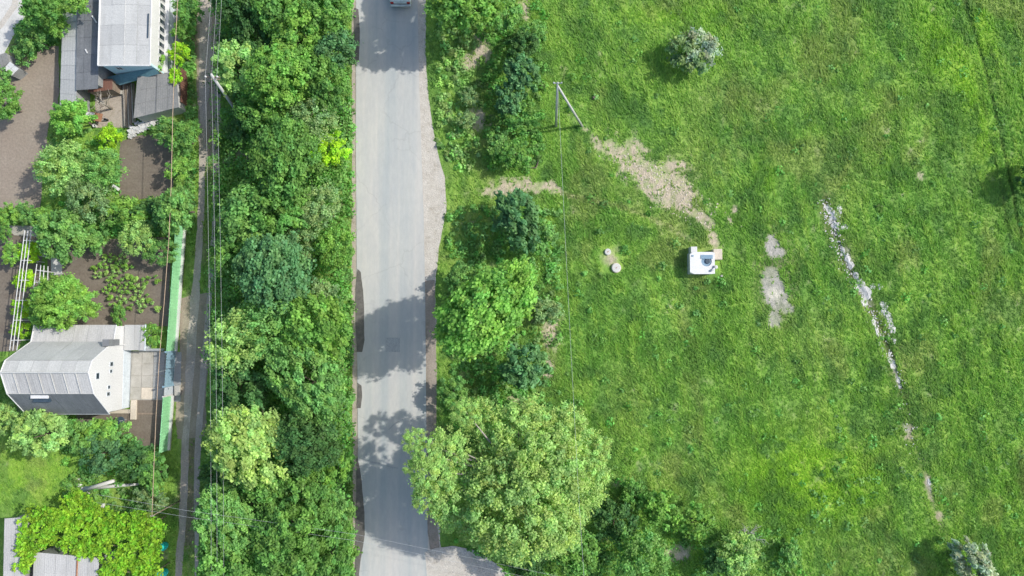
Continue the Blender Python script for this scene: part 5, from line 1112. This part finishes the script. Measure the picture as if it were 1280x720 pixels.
trellis("short white pipe trellis beside the feathery bright tree", [((46, 330), (40, 376)), ((51, 331), (47, 378)), ((55, 332), (53, 378)), ((60, 333), (59, 374))], 2.0, 3, 'white trellises')

# ---------------------------------------------------------------- lying concrete poles
def lying(p0, p1, r0, r1, h0, h1, label):
    tag(MB().tube([P(*p0) + Vector((0, 0, h0)), P(*p1) + Vector((0, 0, h1))], [r0, r1], 8).build("concrete_pole", M['paleconc'], None, True), label, "pole", "concrete poles lying in the garden")
lying((106, 612), (150, 598), .2, .15, .22, .9, "shorter whitish concrete pole lying tilted across the other one")
lying((108, 610), (176, 604), .2, .1, .22, .3, "longer whitish concrete pole lying in the grass above the vine")
for k, (a, b) in enumerate([(100, 606), (104, 611), (112, 613), (118, 610), (98, 600), (129, 632)]):
    tag(blob_stone(P(a, b), .28, .18, .2, k * .8, 60 + k, "concrete_lump", M['paleconc']), "broken pale concrete lump, " + ORD[k] + " of the five at the butt end of the lying poles" if k < 5 else "lone pale lump among weeds above the vine", "rubble", "concrete lumps by the lying poles" if k < 5 else None)

# ---------------------------------------------------------------- grape vine on its pergola
def vine():
    g = P(150, 690); t = thing("grape_vine", g, "lime green vine spreading over a pergola in the bottom left corner", "vine")
    out = [(30, 650), (36, 634), (58, 636), (78, 632), (80, 620), (92, 614), (112, 620), (124, 634), (142, 642), (160, 644), (180, 638), (192, 640), (205, 660), (200, 690), (199, 730), (128, 730), (126, 694), (96, 694), (74, 682), (60, 676), (48, 690), (36, 712), (22, 712), (24, 680)]
    rg = np.random.default_rng(33); n = 2600; px = rg.uniform(15, 212, n); py = rg.uniform(608, 735, n); m = in_poly(px + rg.normal(0, 3, n), py + rg.normal(0, 3, n), out); gx_, gy_ = Pn(px, py, 2.6); m &= fbm(gx_, gy_, .9, 15, 3) > .27; px, py = px[m], py[m]
    x, y = Pn(px, py, 2.6); k = len(x); z = 2.15 + 1.1 * fbm(x, y, 1.1, 5, 3) + rg.uniform(-.1, .15, k)
    per = 15; ci = np.repeat(np.arange(k), per); d = unit(rg.normal(size=(k * per, 3)))
    pos = np.stack([x, y, z], 1)[ci] + d * rg.uniform(0, .3, (k * per, 1)) * np.array([1, 1, .7])
    nr = unit(np.array([0, 0, 1.0]) + rg.normal(size=(k * per, 3)) * .55)
    c = np.ones((k, 3)) * rg.uniform(.6, 1.3, (k, 1)); c[:, 0] *= rg.uniform(.75, 1.2, k)
    me = leaves_mesh("vine_leaves", pos - np.array([g.x, g.y, 0]), nr, rg.uniform(.09, .21, k * per), c[ci] * rg.uniform(.8, 1.2, (k * per, 1)), rg, .8)
    o = link("vine_leaves", me, t, M['leaf']); o.color = (.30, .54, .045, 1); o['kind'] = 'stuff'
    for (a, b) in ((85, 640), (130, 650), (190, 655), (140, 715), (195, 715)):
        p = P(a, b, 2.3); MB().tube([(p.x, p.y, -.1), (p.x, p.y, 2.35)], .05, 6).build("pergola_post", M['wood'], t)
    for (a, b, c_, d_) in ((85, 640, 190, 655), (130, 680, 197, 690), (140, 715, 195, 715)): MB().tube([P(a, b, 2.35), P(c_, d_, 2.35)], .04, 6).build("pergola_beam", M['wood'], t)
vine()
for (a, b, lab) in ((207, 681, "upper turquoise barrel standing at the edge of the vine"), (207, 714, "lower turquoise barrel standing at the edge of the vine")):
    g = P(a, b); t = thing("barrel", g, lab, "barrel", "turquoise barrels beside the vine")
    MB().lathe(g, [(.27, 0), (.31, .1), (.33, .5), (.31, .9), (.28, 1.0)], 20).build("drum", M['turq'], t, True)
    MB().lathe(g + Vector((0, 0, 1.0)), [(.29, 0), (.29, .05), (.25, .06)], 20).build("lid", M['turq'], t)
    for z in (.33, .66): MB().lathe(g + Vector((0, 0, z)), [(.325, -.02), (.345, 0), (.325, .02)], 20).build("hoop", M['turq'], t)

# ---------------------------------------------------------------- car leaving the picture at the top
def car():
    yb = P(500, 6, .5).y; xc = P(500.5, 5, .7).x; t = thing("car", (xc, yb + 2.1, 0), "white car driving out of the picture at the top of the road", "car")
    w = .93; z0 = .06
    prof = [(0, .45), (0.02, .75), (.12, .98), (.9, 1.02), (1.35, 1.42), (2.5, 1.46), (3.15, 1.02), (4.0, .92), (4.25, .7), (4.25, .35), (3.9, .25), (.2, .25)]
    def body(parts, inset, nm, mat):
        vs = []; n = len(parts)
        for sx, k in ((-1, 1.0), (-1, .0), (1, .0), (1, 1.0)): pass
        rows = []
        for fx in (-1, -.9, .9, 1):
            for (y, z) in parts:
                sh = 1.0 if abs(fx) < 1 else .94
                ww = w * (1 - max(0, z - .95) * inset); zz = z0 + .62 + (z - .62) * sh
                vs.append((xc + fx * ww, yb + 2.1 + (y - 2.1) * (1 if abs(fx) < 1 else .97), zz))
        fs = []
        for q in range(3):
            for k in range(n): j = (k + 1) % n; fs.append((q * n + k, q * n + j, (q + 1) * n + j, (q + 1) * n + k))
        fs.append(tuple(range(n))); fs.append(tuple(3 * n + k for k in range(n))[::-1])
        o = MB().add(vs, fs).build(nm, mat, t, False, .03); return o
    b = body(prof, .35, "body", M['carpaint'])
    # glasshouse
    def q(pts, nm, mat): MB().slab(pts, .02).build(nm, mat, t)
    Y = lambda y: yb + y
    q([(xc - .72, Y(.93), z0 + 1.08), (xc + .72, Y(.93), z0 + 1.08), (xc + .62, Y(1.32), z0 + 1.44), (xc - .62, Y(1.32), z0 + 1.44)], "rear_window", M['glass'])
    q([(xc - .62, Y(2.55), z0 + 1.48), (xc + .62, Y(2.55), z0 + 1.48), (xc + .72, Y(3.12), z0 + 1.1), (xc - .72, Y(3.12), z0 + 1.1)], "windscreen", M['glass'])
    for s in (-1, 1):
        q([(xc + s * .92, Y(1.1), z0 + 1.08), (xc + s * .92, Y(2.95), z0 + 1.08), (xc + s * .82, Y(2.5), z0 + 1.36), (xc + s * .82, Y(1.45), z0 + 1.36)][::s], "side_window", M['glass'])
        MB().box((xc + s * .74, Y(.02), z0 + .78), (.28, .1, .16)).build("tail_light", M['redlens'], t, bevel=.015)
        MB().box((xc + s * .72, Y(4.2), z0 + .68), (.3, .12, .14)).build("headlight", M['glass'], t, bevel=.015)
        MB().box((xc + s * 1.0, Y(2.85), z0 + 1.05), (.14, .1, .12)).build("mirror", M['carpaint'], t, bevel=.02)
        for y in (.8, 3.35):
            o = MB().tube([(xc + s * .93, Y(y), z0 + .31), (xc + s * .72, Y(y), z0 + .31)], .31, 18).build("wheel", M['rubber'], t)
            MB().tube([(xc + s * .94, Y(y), z0 + .31), (xc + s * .9, Y(y), z0 + .31)], .18, 14).build("rim", M['metal'], o)
    MB().box((xc, Y(-.05), z0 + .47), (1.8, .2, .2)).build("bumper", M['carpaint'], t, bevel=.04)
    MB().box((xc, Y(.05), z0 + .60), (1.7, .12, .05)).build("bumper_trim", M['blackplastic'], t)
    MB().box((xc, Y(-.005), z0 + .74), (.5, .03, .11)).build("number_plate", M['whitepaint'], t)
    MB().box((xc, Y(4.25), z0 + .45), (1.8, .18, .2)).build("bumper", M['carpaint'], t, bevel=.04)
car()
